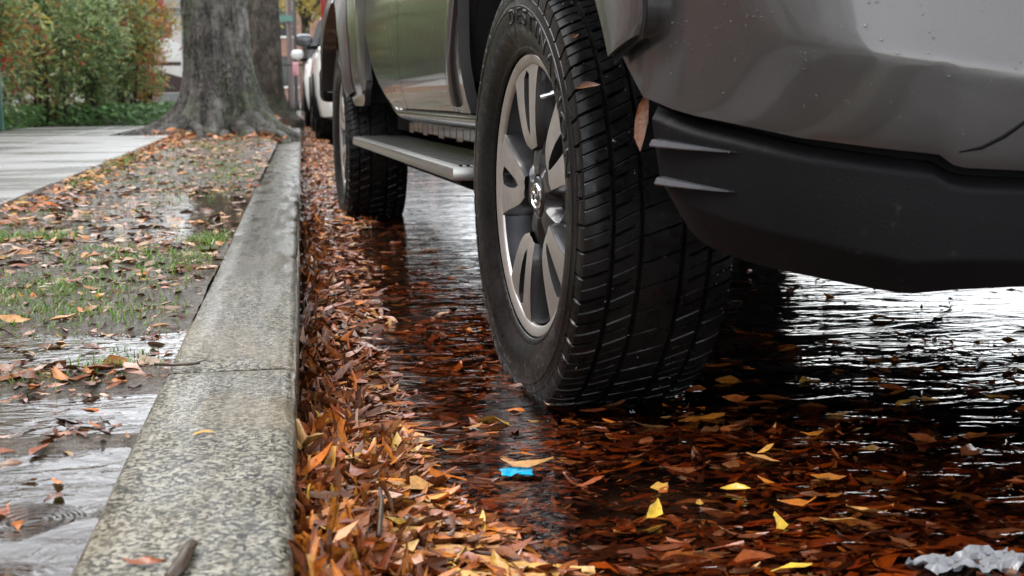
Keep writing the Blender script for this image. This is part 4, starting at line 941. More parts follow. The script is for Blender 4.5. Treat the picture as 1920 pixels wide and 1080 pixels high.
lie(380, 809, KZ+.004, R(2), .028, .19, 'gold', 'thin yellow tan leaf lying flat on the granite kerb', .15)
lie(270, 1055, KZ+.004, R(-25), .04, .24, 'rust', 'small rusty leaf stuck to the back of the granite kerb', .2)
lie(640, 1000, .06, R(80), .08, .2, 'orange', 'orange leaf standing out of the drift', 1.0, .5)
lie(640, 822, .05, R(100), .075, .24, 'orange', 'bright orange leaf leaning out of the drift towards the water', .7, .5)
# leaves on the tyre and bumper
def on_truck(x, y, z): c, s = math.cos(TYAW), math.sin(TYAW); return (TX+c*x-s*y, TY+s*x+c*y, TRZ+z)
one_leaf(on_truck(-.905, -.603, HUB+.132), R(3), R(84), R(80), .068, .24, (.23, .085, .03), 'rusty brown leaf caught upright between front tyre and bumper', 'notable single leaves', 1)
for (a_, u, L, ya) in ((30, -.085, .035, 0), (44, -.09, .022, .4)):
    p = on_truck(-.80+u, -(TYRE_R+.004)*math.cos(R(a_)), HUB+(TYRE_R+.004)*math.sin(R(a_))); one_leaf(p, ya, .1, R(60), L, .28, (.20, .10, .06), {30: 'pale leaf scrap stuck across the upper tread of the front tyre', 44: 'smallest leaf scrap stuck near the fender on the front tyre', -9: 'brown leaf scrap stuck on the middle tread of the front tyre', -22: 'long leaf scrap hanging on the lower tread of the front tyre'}[a_], 'leaf scraps on the tyre')

# ------------------------------------------------------------------ litter and twigs
def twig(pts, rad, label):
    mb = MB(); mb.tube(pts, rad, 8); k = len(pts)//2
    if len(pts) > 3:
        p = Vector(pts[k]); d = (Vector(pts[k+1])-p).normalized(); mb.tube([p, p+d*.012+Vector((.006, .002, .004))], [rad[k]*.5, rad[k]*.3], 6)
    return tag(mb.build('twig', M['wood'], None, True), label, 'twig')
a_ = on_level(318, 1085, KZ+.006); b_ = on_level(360, 1020, KZ+.007)
twig([a_, tuple((np.array(a_)*.6+np.array(b_)*.4)+np.array([.002, 0, .001])), tuple((np.array(a_)*.3+np.array(b_)*.7)), b_], [.0052, .0058, .0056, .0048], 'short thick broken twig lying on the granite kerb')
q = [on_level(710, 1005, .035), on_level(714, 970, .042), on_level(716, 940, .046), on_level(712, 915, .05)]
twig(q, [.0026, .0028, .0024, .0018], 'thin dark twig standing out of the leaf raft')
q = [on_level(870, 1010, .006), on_level(915, 1012, .007), on_level(965, 1012, .006)]; q.insert(1, tuple((np.array(q[0])+np.array(q[1]))/2)); twig(q, [.0014, .0016, .0016, .001], 'pale thin twig floating over the oval leaf')
q = [on_level(290, 683, W0+.01), on_level(330, 684, W0+.012), on_level(362, 682, KZ+.005), on_level(375, 681, KZ+.005)]; twig(q, [.002, .0022, .0022, .0012], 'dark curved twig reaching from the mud onto the kerb')
q = [on_level(0, 600, W0+.006), on_level(60, 585, W0+.008), on_level(130, 565, W0+.006), on_level(190, 552, W0+.006)]; 
# blue wrapper scrap, crumpled sheet half afloat
def crumple(name, px, py, w_, h_, z, amp, nx, ny, mat, label, cat, seed, yaw):
    c = on_level(px, py, z); v = []
    for i in range(nx):
        for j in range(ny):
            u, t = (i/(nx-1)-.5), (j/(ny-1)-.5); q = float(fbm(np.array([u*5+seed]), np.array([t*5]), seed)[0])-.45; q2 = float(vnoise(np.array([u*9+seed]), np.array([t*9]), seed+5)[0])-.5
            e = 1+.25*(float(vnoise(np.array([i*1.7]), np.array([j*1.3]), seed+3)[0])-.5)
            v.append((u*w_*e, t*h_*e, amp*(q*1.6+q2*.8)))
    o = pyd(name, v, grid_faces(nx, ny), mat, None, False, c, (0, 0, yaw)); sm = o.modifiers.new('thickness', 'SOLIDIFY'); sm.thickness = .0008
    return tag(o, label, cat)
crumple('wrapper_scrap', 968, 883, .040, .030, .005, .004, 7, 5, M['blue'], 'torn bright blue wrapper scrap floating under the tan leaf', 'wrapper', 4, R(-8))
crumple('crumpled_bag', 1822, 1054, .115, .050, .003, .020, 22, 12, M['bright_white'], 'crumpled whitish plastic bag half sunk among soaked leaves', 'plastic bag', 9, R(6))
for (px, py, s_, lb) in ((886, 803, .010, 'small white foam crumb floating off the raft'), (1185, 772, .007, 'tiny white paper scrap floating below the front tyre')):
    crumple('paper_scrap', px, py, s_, s_*.7, .005, .004, 5, 4, M['bright_white'], lb, 'scrap', px % 31, .3)

# ------------------------------------------------------------------ grass
def grass(name, spots, label):
    spots = [(a, b, c, d, int(e*1.1), f*.62) for a, b, c, d, e, f in spots]
    VV, FF, CC = [], [], []; base = 0
    for (gx, gy, rx, ry, n, h) in spots:
        X = gx+N_(0, rx, n); Y = gy+N_(0, ry, n); k = (X < -.205) & (X > -1.0); X, Y = X[k], Y[k]; n = len(X); Z = verge_z(X, Y)-.003
        hh = h*U_(.5, 1.2, n); az = U_(0, 6.28, n); lean = U_(.5, 1.6, n); wd = U_(.0008, .0017, n)*np.clip(Y/2.5, .8, 2.2)
        px, py = -np.sin(az)*wd, np.cos(az)*wd; dx, dy = np.cos(az), np.sin(az)
        P = np.zeros((n, 5, 3))
        P[:, 0] = np.stack([X-px, Y-py, Z], -1); P[:, 1] = np.stack([X+px, Y+py, Z], -1)
        mx, my, mz = X+dx*hh*.3*lean, Y+dy*hh*.3*lean, Z+hh*.6
        P[:, 2] = np.stack([mx+px*.8, my+py*.8, mz], -1); P[:, 3] = np.stack([mx-px*.8, my-py*.8, mz], -1); P[:, 4] = np.stack([X+dx*hh*lean, Y+dy*hh*lean, Z+hh*.8], -1)
        ix = base+np.arange(n)[:, None]*5; FF.append(np.concatenate([ix+np.array([0, 1, 2]), ix+np.array([0, 2, 3]), ix+np.array([3, 2, 4])], 0)); VV.append(P.reshape(-1, 3)); base += n*5
        c = np.array([.17, .31, .05])*U_(.5, 1.3, (n, 1))*U_(.85, 1.15, (n, 3)); yl = U_(0, 1, n) < .18; c[yl] = np.array([.26, .22, .08]); CC.append(np.concatenate([np.repeat(c, 5, 0), np.ones((n*5, 1))], 1))
    return tag(mk(name, npmesh(name, np.concatenate(VV), np.concatenate(FF), np.concatenate(CC)), M['grass']), label, 'grass', kind='stuff')
sp = [(-.245, 3.55, .035, .10, 420, .045), (-.27, 3.05, .05, .14, 260, .035), (-.83, 3.72, .05, .06, 330, .05), (-.70, 3.78, .04, .05, 130, .04), (-.50, 2.62, .10, .12, 600, .03), (-.62, 2.72, .14, .10, 420, .028), (-.40, 3.2, .1, .12, 300, .03), (-.36, 2.35, .07, .07, 260, .03), (-.55, 2.3, .16, .06, 250, .025), (-.27, 1.93, .03, .05, 170, .035), (-.40, 1.80, .10, .03, 150, .028), (-.60, 1.85, .1, .03, 110, .026), (-.245, 1.33, .012, .02, 22, .03), (-.47, 1.52, .02, .02, 24, .03), (-.95, 7.2, .03, .25, 300, .05), (-.93, 6.0, .03, .3, 160, .04), (-.3, 6.2, .08, .6, 250, .03), (-.7, 2.1, .1, .08, 150, .025)]
for k in range(26): sp.append((U_(-.95, -.25), U_(2.15, 5.5), .08, .10, 70, .026))
for k in range(30): sp.append((U_(-.95, -.25), U_(5.5, 12), .10, .2, 60, .03))
grass('verge_grass', sp, 'sparse short green grass in tufts on the muddy verge')

# ------------------------------------------------------------------ trees
def tree(name, x, y, z, r0, lean, label, mat, roots, top=7.5, crown=(2.8, 2.0), leafcol=((.10, .11, .03), (.22, .12, .03)), n_leaf=2600, seed=1, flare=.33):
    t = empty(name, (x, y, z)); tag(t, label, 'tree', 'street trees on the verge')
    na, nz = 260, 150; v = []; zz = np.concatenate([np.linspace(-.12, 1.6, 110), np.linspace(1.65, top, nz-110)])
    A = np.linspace(0, 2*np.pi, na, endpoint=False)
    for h in zz:
        r = np.full(na, r0*(1-.05*max(0, h)/1.0)); hh = max(h, 0)
        for (ang, wd, ext, ht) in roots:
            da = np.arctan2(np.sin(A-R(ang)), np.cos(A-R(ang))); r += ext*np.exp(-(da/wd)**2)*math.exp(-(hh/ht))
        r += flare*r0*math.exp(-hh/.22)
        rid = np.abs(fbm(np.cos(A)*7+np.sin(A)*3+seed, np.sin(A)*7+h*1.1, seed+2)-.5)*2; r = r+r0*(.16*(fbm(np.cos(A)*2.2+seed, np.sin(A)*2.2+h*.7, seed+4)-.5)+.11*(rid-.3)+.09*(fbm(np.cos(A)*22, np.sin(A)*22+h*9, seed+7, 3)-.5))
        v.append(np.stack([r*np.cos(A)+lean[0]*hh, r*np.sin(A)+lean[1]*hh, 0*A+h], -1))
    V = np.array(v); f = []
    for i in range(len(zz)-1):
        for k in range(na): f.append((i*na+k, i*na+(k+1) % na, (i+1)*na+(k+1) % na, (i+1)*na+k))
    pyd('trunk', V.reshape(-1, 3), f, mat, t, True)
    rd = random.Random(seed); tipr = r0*.5; tips = []
    for k in range(9):
        a = k*2.4+rd.random(); ln = crown[0]*rd.uniform(.6, 1.1); h0 = top*rd.uniform(.80, 1.0)
        p0 = Vector((lean[0]*h0, lean[1]*h0, h0)); p1 = p0+Vector((math.cos(a)*ln*.5, math.sin(a)*ln*.5, .9)); p2 = p0+Vector((math.cos(a)*ln, math.sin(a)*ln, 1.6+rd.random()))
        MB().tube([p0, (p0+p1)/2+Vector((0, 0, .1)), p1, p2], [r0*.42, r0*.33, r0*.22, r0*.06], 8).build('limb', mat, t, True); tips += [p1, p2]
    n = n_leaf; c0 = np.array([[*p] for p in tips]); P = c0[rng.integers(0, len(c0), n)]+N_(0, .55, (n, 3))*np.array([1, 1, .7]); L = U_(.10, .2, n)
    mixv = U_(0, 1, (n, 1)); col = np.array(leafcol[0])*(1-mixv)+np.array(leafcol[1])*mixv; V, F, Cc = leaf_arrays(P, U_(0, 6.28, n), N_(0, .6, n), N_(0, .8, n), L, L*.4, N_(0, .1, n), N_(0, .3, n), col)
    o = mk('crown', npmesh('crown', V, F, Cc), M['foliage'], t); tag(o, kind='stuff'); return t
tree('street_tree', -.665, 11.15, .165, .275, (-.012, .02), 'thick grey barked tree with spreading mossy roots beside the sidewalk', M['bark'],
     [(-28, .17, .42, .17), (-95, .20, .30, .12), (-62, .12, .26, .10), (-135, .17, .40, .12), (-115, .10, .18, .16), (178, .22, .50, .15), (205, .14, .30, .12), (40, .4, .25, .2), (110, .5, .2, .2), (-12, .16, .26, .25), (-45, .10, .15, .3)], seed=3, flare=.14)
tree('street_tree', -.43, 15.8, .19, .225, (0, .01), 'brown tree trunk standing behind the mossy rooted tree', M['bark2'], [(-30, .4, .20, .14), (200, .4, .2, .16), (80, .5, .2, .2)], seed=12, n_leaf=1600)
tree('street_tree', .2, 46, .1, .16, (0, 0), 'slim far street tree with yellow autumn leaves hanging over parked cars', M['bark2'], [(0, .5, .1, .1)], top=3.2, crown=(2.2, 1.6), leafcol=((.50, .36, .08), (.30, .30, .08)), n_leaf=6000, seed=21)
# exposed root in front of the near tree
MB().tube([(-.84, 10.75, .24), (-.80, 10.55, .22), (-.775, 10.35, .18), (-.765, 10.15, .13)], [.045, .034, .028, .016], 10).build('exposed_root', M['bark'], bpy.data.objects['street_tree'], True).matrix_parent_inverse = Matrix.Translation((.665, -11.15, -.165))
MB().tube([(-.33, 10.55, .20), (-.24, 10.42, .185), (-.16, 10.38, .165)], [.03, .03, .015], 8).build('exposed_root', M['bark'], bpy.data.objects['street_tree'], True).matrix_parent_inverse = Matrix.Translation((.665, -11.15, -.165))

def root(pts, rad):
    q = []; rr_ = []
    for k in range(len(pts)-1):
        for t_ in np.linspace(0, 1, 5)[:-1]: q.append(np.array(pts[k])*(1-t_)+np.array(pts[k+1])*t_+np.array([N_(0, .014), N_(0, .012), N_(0, .010)-.022])); rr_.append((rad[k]*(1-t_)+rad[k+1]*t_)*U_(.62, 1.0))
    q.append(np.array(pts[-1])); rr_.append(rad[-1]); o = MB().tube([tuple(p) for p in q], rr_, 10).build('exposed_root', M['bark'], bpy.data.objects['street_tree'], True); o.matrix_parent_inverse = Matrix.Translation((.665, -11.15, -.165))
root([(-.95, 10.95, .26), (-1.12, 10.75, .19), (-1.25, 10.5, .14), (-1.3, 10.42, .11)], [.08, .06, .04, .02]); root([(-.75, 10.8, .22), (-.98, 10.55, .15), (-1.08, 10.35, .12)], [.07, .05, .03])
root([(-.50, 10.8, .24), (-.42, 10.5, .17), (-.30, 10.25, .13), (-.26, 10.1, .10)], [.10, .075, .05, .02]); root([(-.45, 10.9, .30), (-.27, 10.65, .20), (-.15, 10.5, .14), (-.13, 10.35, .09)], [.12, .09, .06, .03])
root([(-.62, 10.75, .22), (-.60, 10.48, .15), (-.57, 10.28, .12)], [.07, .05, .03]); root([(-.85, 10.9, .27), (-.70, 10.42, .19), (-.90, 10.30, .15)], [.05, .04, .02])
# ------------------------------------------------------------------ shrubs along the sidewalk
GREEN = [(.18, .26, .09), (.27, .35, .14), (.38, .43, .19), (.14, .22, .10)]; WARM = [(.52, .42, .10), (.55, .28, .08), (.52, .13, .07), (.38, .36, .09)]
def shrub(x, y, h, rx, n, warm, label, seed, berries=0, gp='berry shrubs along the sidewalk'):
    t = empty('berry_shrub', (x, y, .14)); tag(t, label, 'shrub', gp); rd = random.Random(seed); mb = MB(); tips = []
    for k in range(rd.randint(6, 9)):
        a = rd.random()*6.28; b = rx*rd.uniform(.1, .75); hh = h*rd.uniform(.65, 1.05); p0 = Vector((math.cos(a)*.12*rd.random()*3*rx, math.sin(a)*.12, 0)); p3 = Vector((math.cos(a)*b, math.sin(a)*b*.8, hh)); m1 = p0.lerp(p3, .4)+Vector((rd.uniform(-.05, .05), rd.uniform(-.05, .05), .06))
        mb.tube([p0, m1, p0.lerp(p3, .75)+Vector((0, 0, .03)), p3], [.018, .014, .010, .005], 6)
        tips += [p3, p0.lerp(p3, .8), p0.lerp(p3, .6), p0.lerp(p3, .42), p0.lerp(p3, .25), p3+Vector((rd.uniform(-.2, .2), rd.uniform(-.2, .2), -.05))]
        for q in range(3):
            c = p0.lerp(p3, rd.uniform(.3, .95)); d = Vector((rd.uniform(-1, 1), rd.uniform(-1, 1), .3)).normalized()*rx*.55; mb.tube([c, c+d*.6, c+d], [.006, .005, .003], 5); tips += [c+d, c+d*.6]
    mb.build('stems', M['stem'], t, True)
    T = np.array([[*p] for p in tips]); ci = rng.integers(0, len(T), n); P = T[ci]+N_(0, 1, (n, 3))*np.array([.16, .16, .12])*rx/.75; P[:, 2] = np.clip(P[:, 2], .12, None)
    L = U_(.05, .10, n); tone = U_(0, 1, len(T))[ci]; gi = rng.integers(0, 4, n); col = np.array(GREEN)[gi]*U_(.6, 1.5, (n, 1))
    wm = (tone < warm) | (U_(0, 1, n) < warm*.3); col[wm] = np.array(WARM)[rng.integers(0, 4, wm.sum())]*U_(.7, 1.2, (wm.sum(), 1))
    V, F, Cc = leaf_arrays(P, U_(0, 6.28, n), N_(-.35, .4, n), N_(0, .5, n), L, L*U_(.22, .34, n), N_(-.08, .06, n), N_(0, .2, n), col); o = mk('foliage', npmesh('foliage', V, F, Cc), M['foliage'], t); tag(o, kind='stuff')
    for k in range(berries):
        c = Vector(tips[rd.randrange(len(tips))])+Vector((rd.uniform(-.1, .1), -.12, rd.uniform(-.12, .1))); mb = MB()
        for q in range(26):
            p = c+Vector((rd.gauss(0, .028), rd.gauss(0, .028), rd.gauss(0, .05))); r_ = .011
            v = [tuple(p+Vector(d)*r_) for d in ((1, 0, 0), (-1, 0, 0), (0, 1, 0), (0, -1, 0), (0, 0, 1), (0, 0, -1))]; mb.add(v, [(0, 2, 4), (2, 1, 4), (1, 3, 4), (3, 0, 4), (2, 0, 5), (1, 2, 5), (3, 1, 5), (0, 3, 5)])
        o = mb.build('berry_cluster', M['berry'], t, True); tag(o, kind='stuff')
    return t
M['berry'] = simple('red_berries', (.52, .02, .015), .25, 0, 40, .2)
shrub(-2.95, 12.6, 1.6, .62, 6500, .25, 'tall leafy shrub with yellowing leaves beside the brick pier', 2, 7)
shrub(-2.75, 14.9, 1.75, .70, 6500, .05, 'dense green shrub growing behind the yellowing one', 5, 3)
shrub(-2.30, 15.9, 1.75, .55, 6000, .0, 'upright fresh green shrub with dark bare stems', 8, 1)
shrub(-2.75, 17.4, 1.9, .75, 6000, .03, 'green shrub in the middle of the hedge row', 11, 2)
shrub(-2.15, 17.3, 1.9, .50, 6000, .35, 'shrub with yellow and orange tinted leaves at the hedge corner', 14, 5)
shrub(-2.10, 18.5, 2.0, .46, 5500, .8, 'red tipped shrub at the end of the hedge beside the bus shelter', 17, 8)
shrub(-3.6, 16, 2.4, 1.0, 6000, .0, 'large dark green shrub against the house front', 23, 0); shrub(-3.6, 20, 2.6, 1.1, 6000, .0, 'broad green shrub against the painted house', 26, 0); shrub(-3.9, 12.8, 2.3, 1.0, 5000, .1, 'bushy green shrub behind the brick pier', 29, 0); shrub(-4.3, 24.5, 2.7, 1.2, 5000, .05, 'tall green shrub behind the bus shelter poster', 33, 0)
n = 7000; X = U_(-3.6, -1.45, n); Y = U_(11.2, 22, n); k = (X < -2.62) | (Y > 14.45); X, Y = X[k], Y[k]; n = len(X); L = U_(.06, .12, n); col = np.array([(.08, .16, .05)])*U_(.6, 1.7, (n, 1))
V, F, Cc = leaf_arrays(np.stack([X, Y, .16+U_(0, .22, n)], -1), U_(0, 6.28, n), N_(.2, .4, n), N_(0, .4, n), L, L*.5, N_(0, .1, n), N_(.1, .2, n), col); tag(mk('ground_cover', npmesh('ground_cover', V, F, Cc), M['foliage']), 'low glossy green ground cover under the shrubs', 'ground cover', kind='stuff')
# brick pier and green post at the end of the bed
pier = empty('brick_pier', (-2.78, 11.75, 0)); tag(pier, 'low red brick pier at the edge of the planting bed', 'pier')
M['one_brick'] = simple('single_red_brick', (.26, .09, .06), .6, 0, 30, .3, .3); M['mortar'] = simple('mortar', (.30, .28, .25), .8, 0, 60, .2)
MB().box((0, 0, .36), (.37, .37, .50)).build('mortar_core', M['mortar'], pier)
bme = None
for row in range(7):
    for k in range(4):
        a = k*math.pi/2; off = .055 if row % 2 else -.055
        for s_ in (-1, 1):
            px_, py_ = (s_*.098+off*.2), -.19; p = Matrix.Rotation(a, 3, 'Z') @ Vector((px_, py_, .15+row*.075))
            if bme is None:
                o = MB().box((0, 0, 0), (.185, .03, .064), .004).build('brick', M['one_brick'], pier, False, tuple(p), (0, 0, a)); bme = o.data
            else: mk('brick', bme, None, pier, tuple(p), (0, 0, a))
MB().box((0, 0, .68), (.45, .45, .06), .01).build('coping_stone', M['concrete'], pier)
mb = MB(); mb.box((0, 0, .45), (.05, .05, .75), .005); mb.tube([(0, 0, .82), (0, 0, .86)], [.035, .02], 8); tag(mb.build('fence_post', M['green_post'], None, False, (-2.56, 11.9, .12)), 'dark green painted post beside the brick pier', 'post')

# ------------------------------------------------------------------ houses
def house(y0, y1, h, wall, label, door_at, x=-6.6, storeys=2):
    t = empty('row_house', (x, y0, .1)); tag(t, label, 'house', 'row houses along the street'); L = y1-y0
    mb = MB(); mb.box((-3.5, L/2, h/2), (7, L-.02, h)); mb.build('wall', wall, t)
    mb = MB(); mb.box((.0, L/2, h+.12), (.5, L-.03, .28)).box((-.05, L/2, h-.15), (.25, L-.03, .12)); mb.build('cornice', M['trim'], t)
    MB().box((-3.5, L/2, h+.05), (6.6, L-.3, .2)).build('roof', M['iron'], t)
    nwin = 3; 
    for s_ in range(storeys):
        for k in range(nwin):
            yy = L*(k+.5)/nwin; zz = 1.9+s_*3.1
            if s_ == 0 and k == door_at:
                d = MB().box((.02, yy, 1.35), (.06, 1.0, 2.3), .01).build('door', M['iron'], t); MB().box((.07, yy-.38, 1.3), (.05, .04, .12)).build('handle', M['chrome'], d); MB().box((.03, yy, 2.58), (.10, 1.3, .14)).build('door_head', M['trim'], t)
                for q in range(3): MB().box((.65-.25*q, yy, .11+.1*q), (.3+.0, 1.5, .2)).build('step', M['concrete'], t)
                continue
            w_ = MB().box((.012, yy, zz), (.03, .95, 1.7)).build('window', M['glass'], t)
            mb = MB(); mb.box((.04, yy-.5, zz), (.05, .08, 1.8)).box((.04, yy+.5, zz), (.05, .08, 1.8)).box((.04, yy, zz+.89), (.05, .92, .08)).box((.04, yy, zz), (.045, .92, .05)); mb.build('frame', M['trim'], w_)
            MB().box((.07, yy, zz-.92), (.16, 1.2, .08)).build('sill', M['trim'], w_)
    return t
house(-9, -1, 6.4, M['brick2'], 'grey painted brick row house with white trim', 0); house(-1, 7, 7.0, M['brick'], 'red brick row house opposite the truck doors', 2)
house(7, 15, 6.7, M['brick'], 'red brick row house behind the yellowing shrub', 0); house(15, 23, 6.4, M['brick2'], 'grey painted brick row house behind the green shrubs', 1)
house(23, 31, 7.0, M['cream'], 'cream rendered row house behind the bus shelter', 2); house(31, 40, 6.7, M['brick'], 'red brick row house far along the street', 0); house(40, 52, 6.7, M['cream'], 'cream rendered row house farthest along the street', 1)
end = empty('street_end_house', (-12, 82, .0)); tag(end, 'far brick house closing the view down the street', 'house')
MB().box((13, 4, 3.4), (26, 8, 6.8)).build('wall', M['brick'], end); MB().box((13, -.1, 6.9), (26.4, .4, .3)).build('cornice', M['trim'], end)
for k in range(8):
    for s_ in range(2): w_ = MB().box((1.6+k*3.2, -.02, 1.9+3.0*s_), (1.2, .06, 1.8)).build('window', M['glass'], end); MB().box((1.6+k*3.2, -.06, .95+3.0*s_), (1.4, .14, .1)).build('sill', M['trim'], w_)
# bus shelter with an advertising poster
sh = empty('bus_shelter', (-2.9, 29.0, .06)); tag(sh, 'grey metal bus shelter with an advertising poster behind the tree', 'bus shelter')
for (x, y) in ((-.95, 0), (.55, 0), (-.95, 1.4), (.55, 1.4)): MB().box((x, y, 1.25), (.09, .09, 2.5)).build('post', M['greysteel'], sh)
rf = MB(); rf.box((-.2, .7, 2.53), (1.9, 1.9, .08)).box((-.2, -.25, 2.40), (1.9, .05, .34)); rf.build('roof', M['greysteel'], sh)
mb = MB(); mb.box((-.2, .0, .33), (1.40, .07, .16)).box((-.2, 0, 2.16), (1.40, .07, .1)).box((-.2, .02, 1.25), (1.42, .04, 1.95)); mb.build('poster_case', M['greysteel'], sh)
pm = NM('printed_poster'); vv = pm.coord(); xyz = pm.n('ShaderNodeSeparateXYZ'); pm.t.links.new(vv, xyz.inputs[0])
nz = pm.noise(vv, 2.2, 4); c_ = pm.mix(pm.ramp(nz, [(.4, 0), (.6, 1)]), (.62, .58, .54), (.72, .70, .68)); pm.princ(c_, .3)
poster = MB().box((-.2, -.012, 1.28), (1.26, .006, 1.62)).build('poster', pm.m, sh)
M['p_dark'] = simple('poster_dark_print', (.06, .035, .035), .3); M['p_red'] = simple('poster_red_print', (.24, .08, .07), .3); M['p_white'] = simple('poster_white_print', (.8, .8, .78), .3)
def flat(pts, name, mat, y): 
    return pyd(name, [(p[0], y, p[1]) for p in pts], [tuple(range(len(pts)))], mat, poster, False)
flat([(.05+.20*math.cos(a), 1.78+.26*math.sin(a)) for a in np.linspace(0, 6.28, 20)[:-1]], 'print_shape', M['p_red'], -.017)
flat([(-.30, 1.20), (.40, 1.20), (.40, 1.50), (.15, 1.62), (-.10, 1.60), (-.26, 1.48)], 'print_shape', M['p_white'], -.018)
flat([(-.30, 1.05), (.40, 1.05), (.40, 1.13), (-.30, 1.13)], 'print_band', M['p_dark'], -.017); flat([(-.82, .49), (.42, .49), (.42, .80), (.0, .93), (-.4, .86), (-.82, .98)], 'print_shape', M['p_dark'], -.019)
MB().box((-.2, .9, .5), (1.3, .35, .05)).build('bench', M['greysteel'], sh)
# poles, sign and railings further along
def pole(x, y, h, r_, mat, label, name='utility_pole', cat='pole'):
    mb = MB(); mb.tube([(0, 0, 0), (0, 0, .25), (0, 0, .3), (0, 0, h)], [r_*1.5, r_*1.5, r_, r_*.8], 12); return tag(mb.build(name, mat, None, True, (x, y, .08)), label, cat)
M['pole_brown'] = simple('brown_pole_paint', (.075, .05, .045), .5, 0, 10, .2)
pole(-.20, 27, 5.5, .065, M['pole_brown'], 'dark brown street pole between the second tree and the parked cars', 'street_pole'); pole(-.11, 33, 5.5, .045, M['iron'], 'slim black pole beyond the brown street pole', 'street_pole')
sg_ = MB().box((-.26, 26.9, 1.98), (.26, .02, .12)).build('street_sign', M['sign_green']); tag(sg_, 'small green street sign on the brown pole', 'sign')
MB().box((-.26, 26.93, 1.98), (.05, .06, .05)).build('bracket', M['iron'], sg_)
rl = empty('railing', (-.55, 24, .1)); tag(rl, 'black iron tree guard railing behind the second tree', 'railing')
for k in range(7): MB().tube([(k*.11, .0, 0), (k*.11, 0, .95)], .010, 6).build('bar', M['iron'], rl, True)
for z in (.12, .9): MB().box((.33, 0, z), (.72, .02, .025)).build('rail', M['iron'], rl)
MB().tube([(.46, -.03, .95), (.455, -.03, .85)], .004, 5).build('hook', M['iron'], rl)
mb = MB(); mb.box((0, 0, 0), (.10, .06, .24), .025); tag(mb.build('bag', M['pink'], None, True, (-.09, 23.95, .93)), 'small pink bag hanging on the iron railing', 'bag')

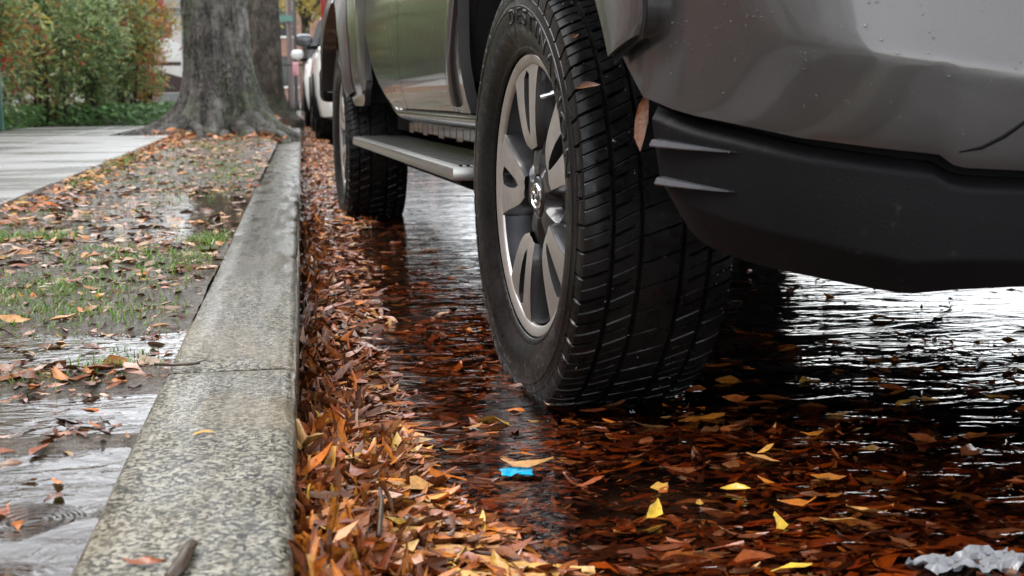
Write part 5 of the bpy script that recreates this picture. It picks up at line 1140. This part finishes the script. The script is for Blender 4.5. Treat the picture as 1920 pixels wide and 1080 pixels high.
# ------------------------------------------------------------------ parked white cars further along
def car(y, x, yaw, label, mirror='white_paint'):
    t = empty('parked_car', (x, y, ROADZ), yaw); tag(t, label, 'car', 'white cars parked behind the truck')
    st = [(-.92, .32, .62, .62, .0), (-.88, .26, .78, .78, .0), (-.70, .24, .93, .87, .0), (-.3, .24, 1.02, .91, 0), (.35, .24, 1.10, .92, 0), (1.8, .24, 1.12, .92, 0), (3.0, .24, 1.12, .91, 0), (3.45, .28, 1.08, .88, 0), (3.62, .36, .95, .80, 0)]
    v = []
    for (yy, zl, zh, w_, q) in st:
        for (a, b) in ((.80, 0), (.95, .06), (1.0, .35), (1.0, .62), (.965, .85), (.90, .96), (.72, 1.0), (.36, 1.015)): v.append((-w_*a, yy, zl+(zh-zl)*b))
        for (a, b) in ((.36, 1.015), (.72, 1.0), (.90, .96), (.965, .85), (1.0, .62), (1.0, .35), (.95, .06), (.80, 0)): v.append((w_*a, yy, zl+(zh-zl)*b))
    n = len(st); f = []
    for i in range(n-1):
        for k in range(16): a = i*16+k; b = i*16+(k+1) % 16; f.append((a, b, b+16, a+16))
    f.append(tuple(range(15, -1, -1))); f.append(tuple((n-1)*16+k for k in range(16))); pyd('body', v, f, M['white_paint'], t, True, ang=40)
    v = [(-.86, .30, 1.06), (.86, .30, 1.06), (.86, 3.40, 1.06), (-.86, 3.40, 1.06), (-.64, 1.0, 1.66), (.64, 1.0, 1.66), (.66, 2.95, 1.66), (-.66, 2.95, 1.66)]
    pyd('roof', [v[4], v[5], v[6], v[7]]+[(p[0]*.97, p[1], 1.70) for p in v[4:]], [(0, 1, 5, 4), (1, 2, 6, 5), (2, 3, 7, 6), (3, 0, 4, 7), (4, 5, 6, 7)], M['white_paint'], t, False)
    pyd('windscreen', [v[0], v[1], v[5], v[4]], [(0, 1, 2, 3)], M['glass'], t, False); pyd('rear_window', [v[2], v[3], v[7], v[6]], [(0, 1, 2, 3)], M['glass'], t, False)
    for s_ in (0, 1): pyd('side_window', [v[1], v[2], v[6], v[5]] if s_ else [v[3], v[0], v[4], v[7]], [(0, 1, 2, 3)], M['glass'], t, False)
    for sg in (-1, 1):
        MB().box((sg*1.0, .62, 1.12), (.19, .11, .14), .055).build('mirror', M[mirror], t, True, ang=40); MB().box((sg*.90, .66, 1.04), (.14, .05, .04)).build('mirror_foot', M['plastic'], t)
        MB().box((sg*.68, -.76, .80), (.30, .22, .14), .05).build('headlight', M['headlamp'], t, True, ang=40)
        MB().box((sg*.90, .05, .60), (.03, .07, .05), .01).build('side_marker', M['amber'], t, True)
        MB().box((sg*.885, 1.4, .30), (.06, 2.0, .13), .02).build('sill', M['plastic'], t, True, ang=40)
        for yy in (0.0, 2.65):
            w_ = empty('wheel', (sg*.80, yy, .33), 0, t)
            vv_, ff_ = lathe_x([(.10, .20), (.115, .24), (.115, .29), (.10, .325), (.05, .335), (-.10, .33), (-.11, .2)], 36, sg); pyd('tyre', vv_, ff_, M['rubber'], w_, True)
            vv_, ff_ = lathe_x([(.085, .0), (.09, .05), (.08, .12), (.10, .19), (.105, .205), (.08, .21)], 30, sg); pyd('rim', vv_, ff_, M['alloy'], w_, True)
            vv_, ff_ = lathe_x([(.128, .36), (.130, .41), (.09, .42)], 40, sg); k0 = len(vv_)
            keep = [i for i, p in enumerate(vv_) if p[2] > -.12]; ks = {i: j for j, i in enumerate(keep)}; pyd('wheel_arch_trim', [vv_[i] for i in keep], [tuple(ks[i] for i in q) for q in ff_ if all(i in ks for i in q)], M['plastic'], w_, True)
    MB().box((0, -.90, .62), (.80, .05, .16), .02).build('grille', M['plastic'], t); MB().box((0, -.93, .44), (1.3, .05, .16), .02).build('lower_bumper', M['plastic'], t)
    return t
car(14.6, .13+.92, R(.4), 'white car with black door mirrors parked next behind the pickup truck', 'glossy_plastic')
car(19.9, .04+.92, R(.2), 'white car parked behind the other white car, with white door mirrors')

def dark_coat(root_):
    me_map = {}
    for o in root_.children:
        if o.name.split('.')[0] in ('body', 'roof', 'mirror'):
            for k, m_ in enumerate(o.data.materials): o.data.materials[k] = M['dark_paint']
M['dark_paint'] = paint('dark_blue_car_paint', (.012, .014, .02), .3)
ahead = car(-4.3, 2.35, R(1.5), 'dark car parked ahead of the pickup truck'); dark_coat(ahead); ahead['group'] = 'other parked cars'
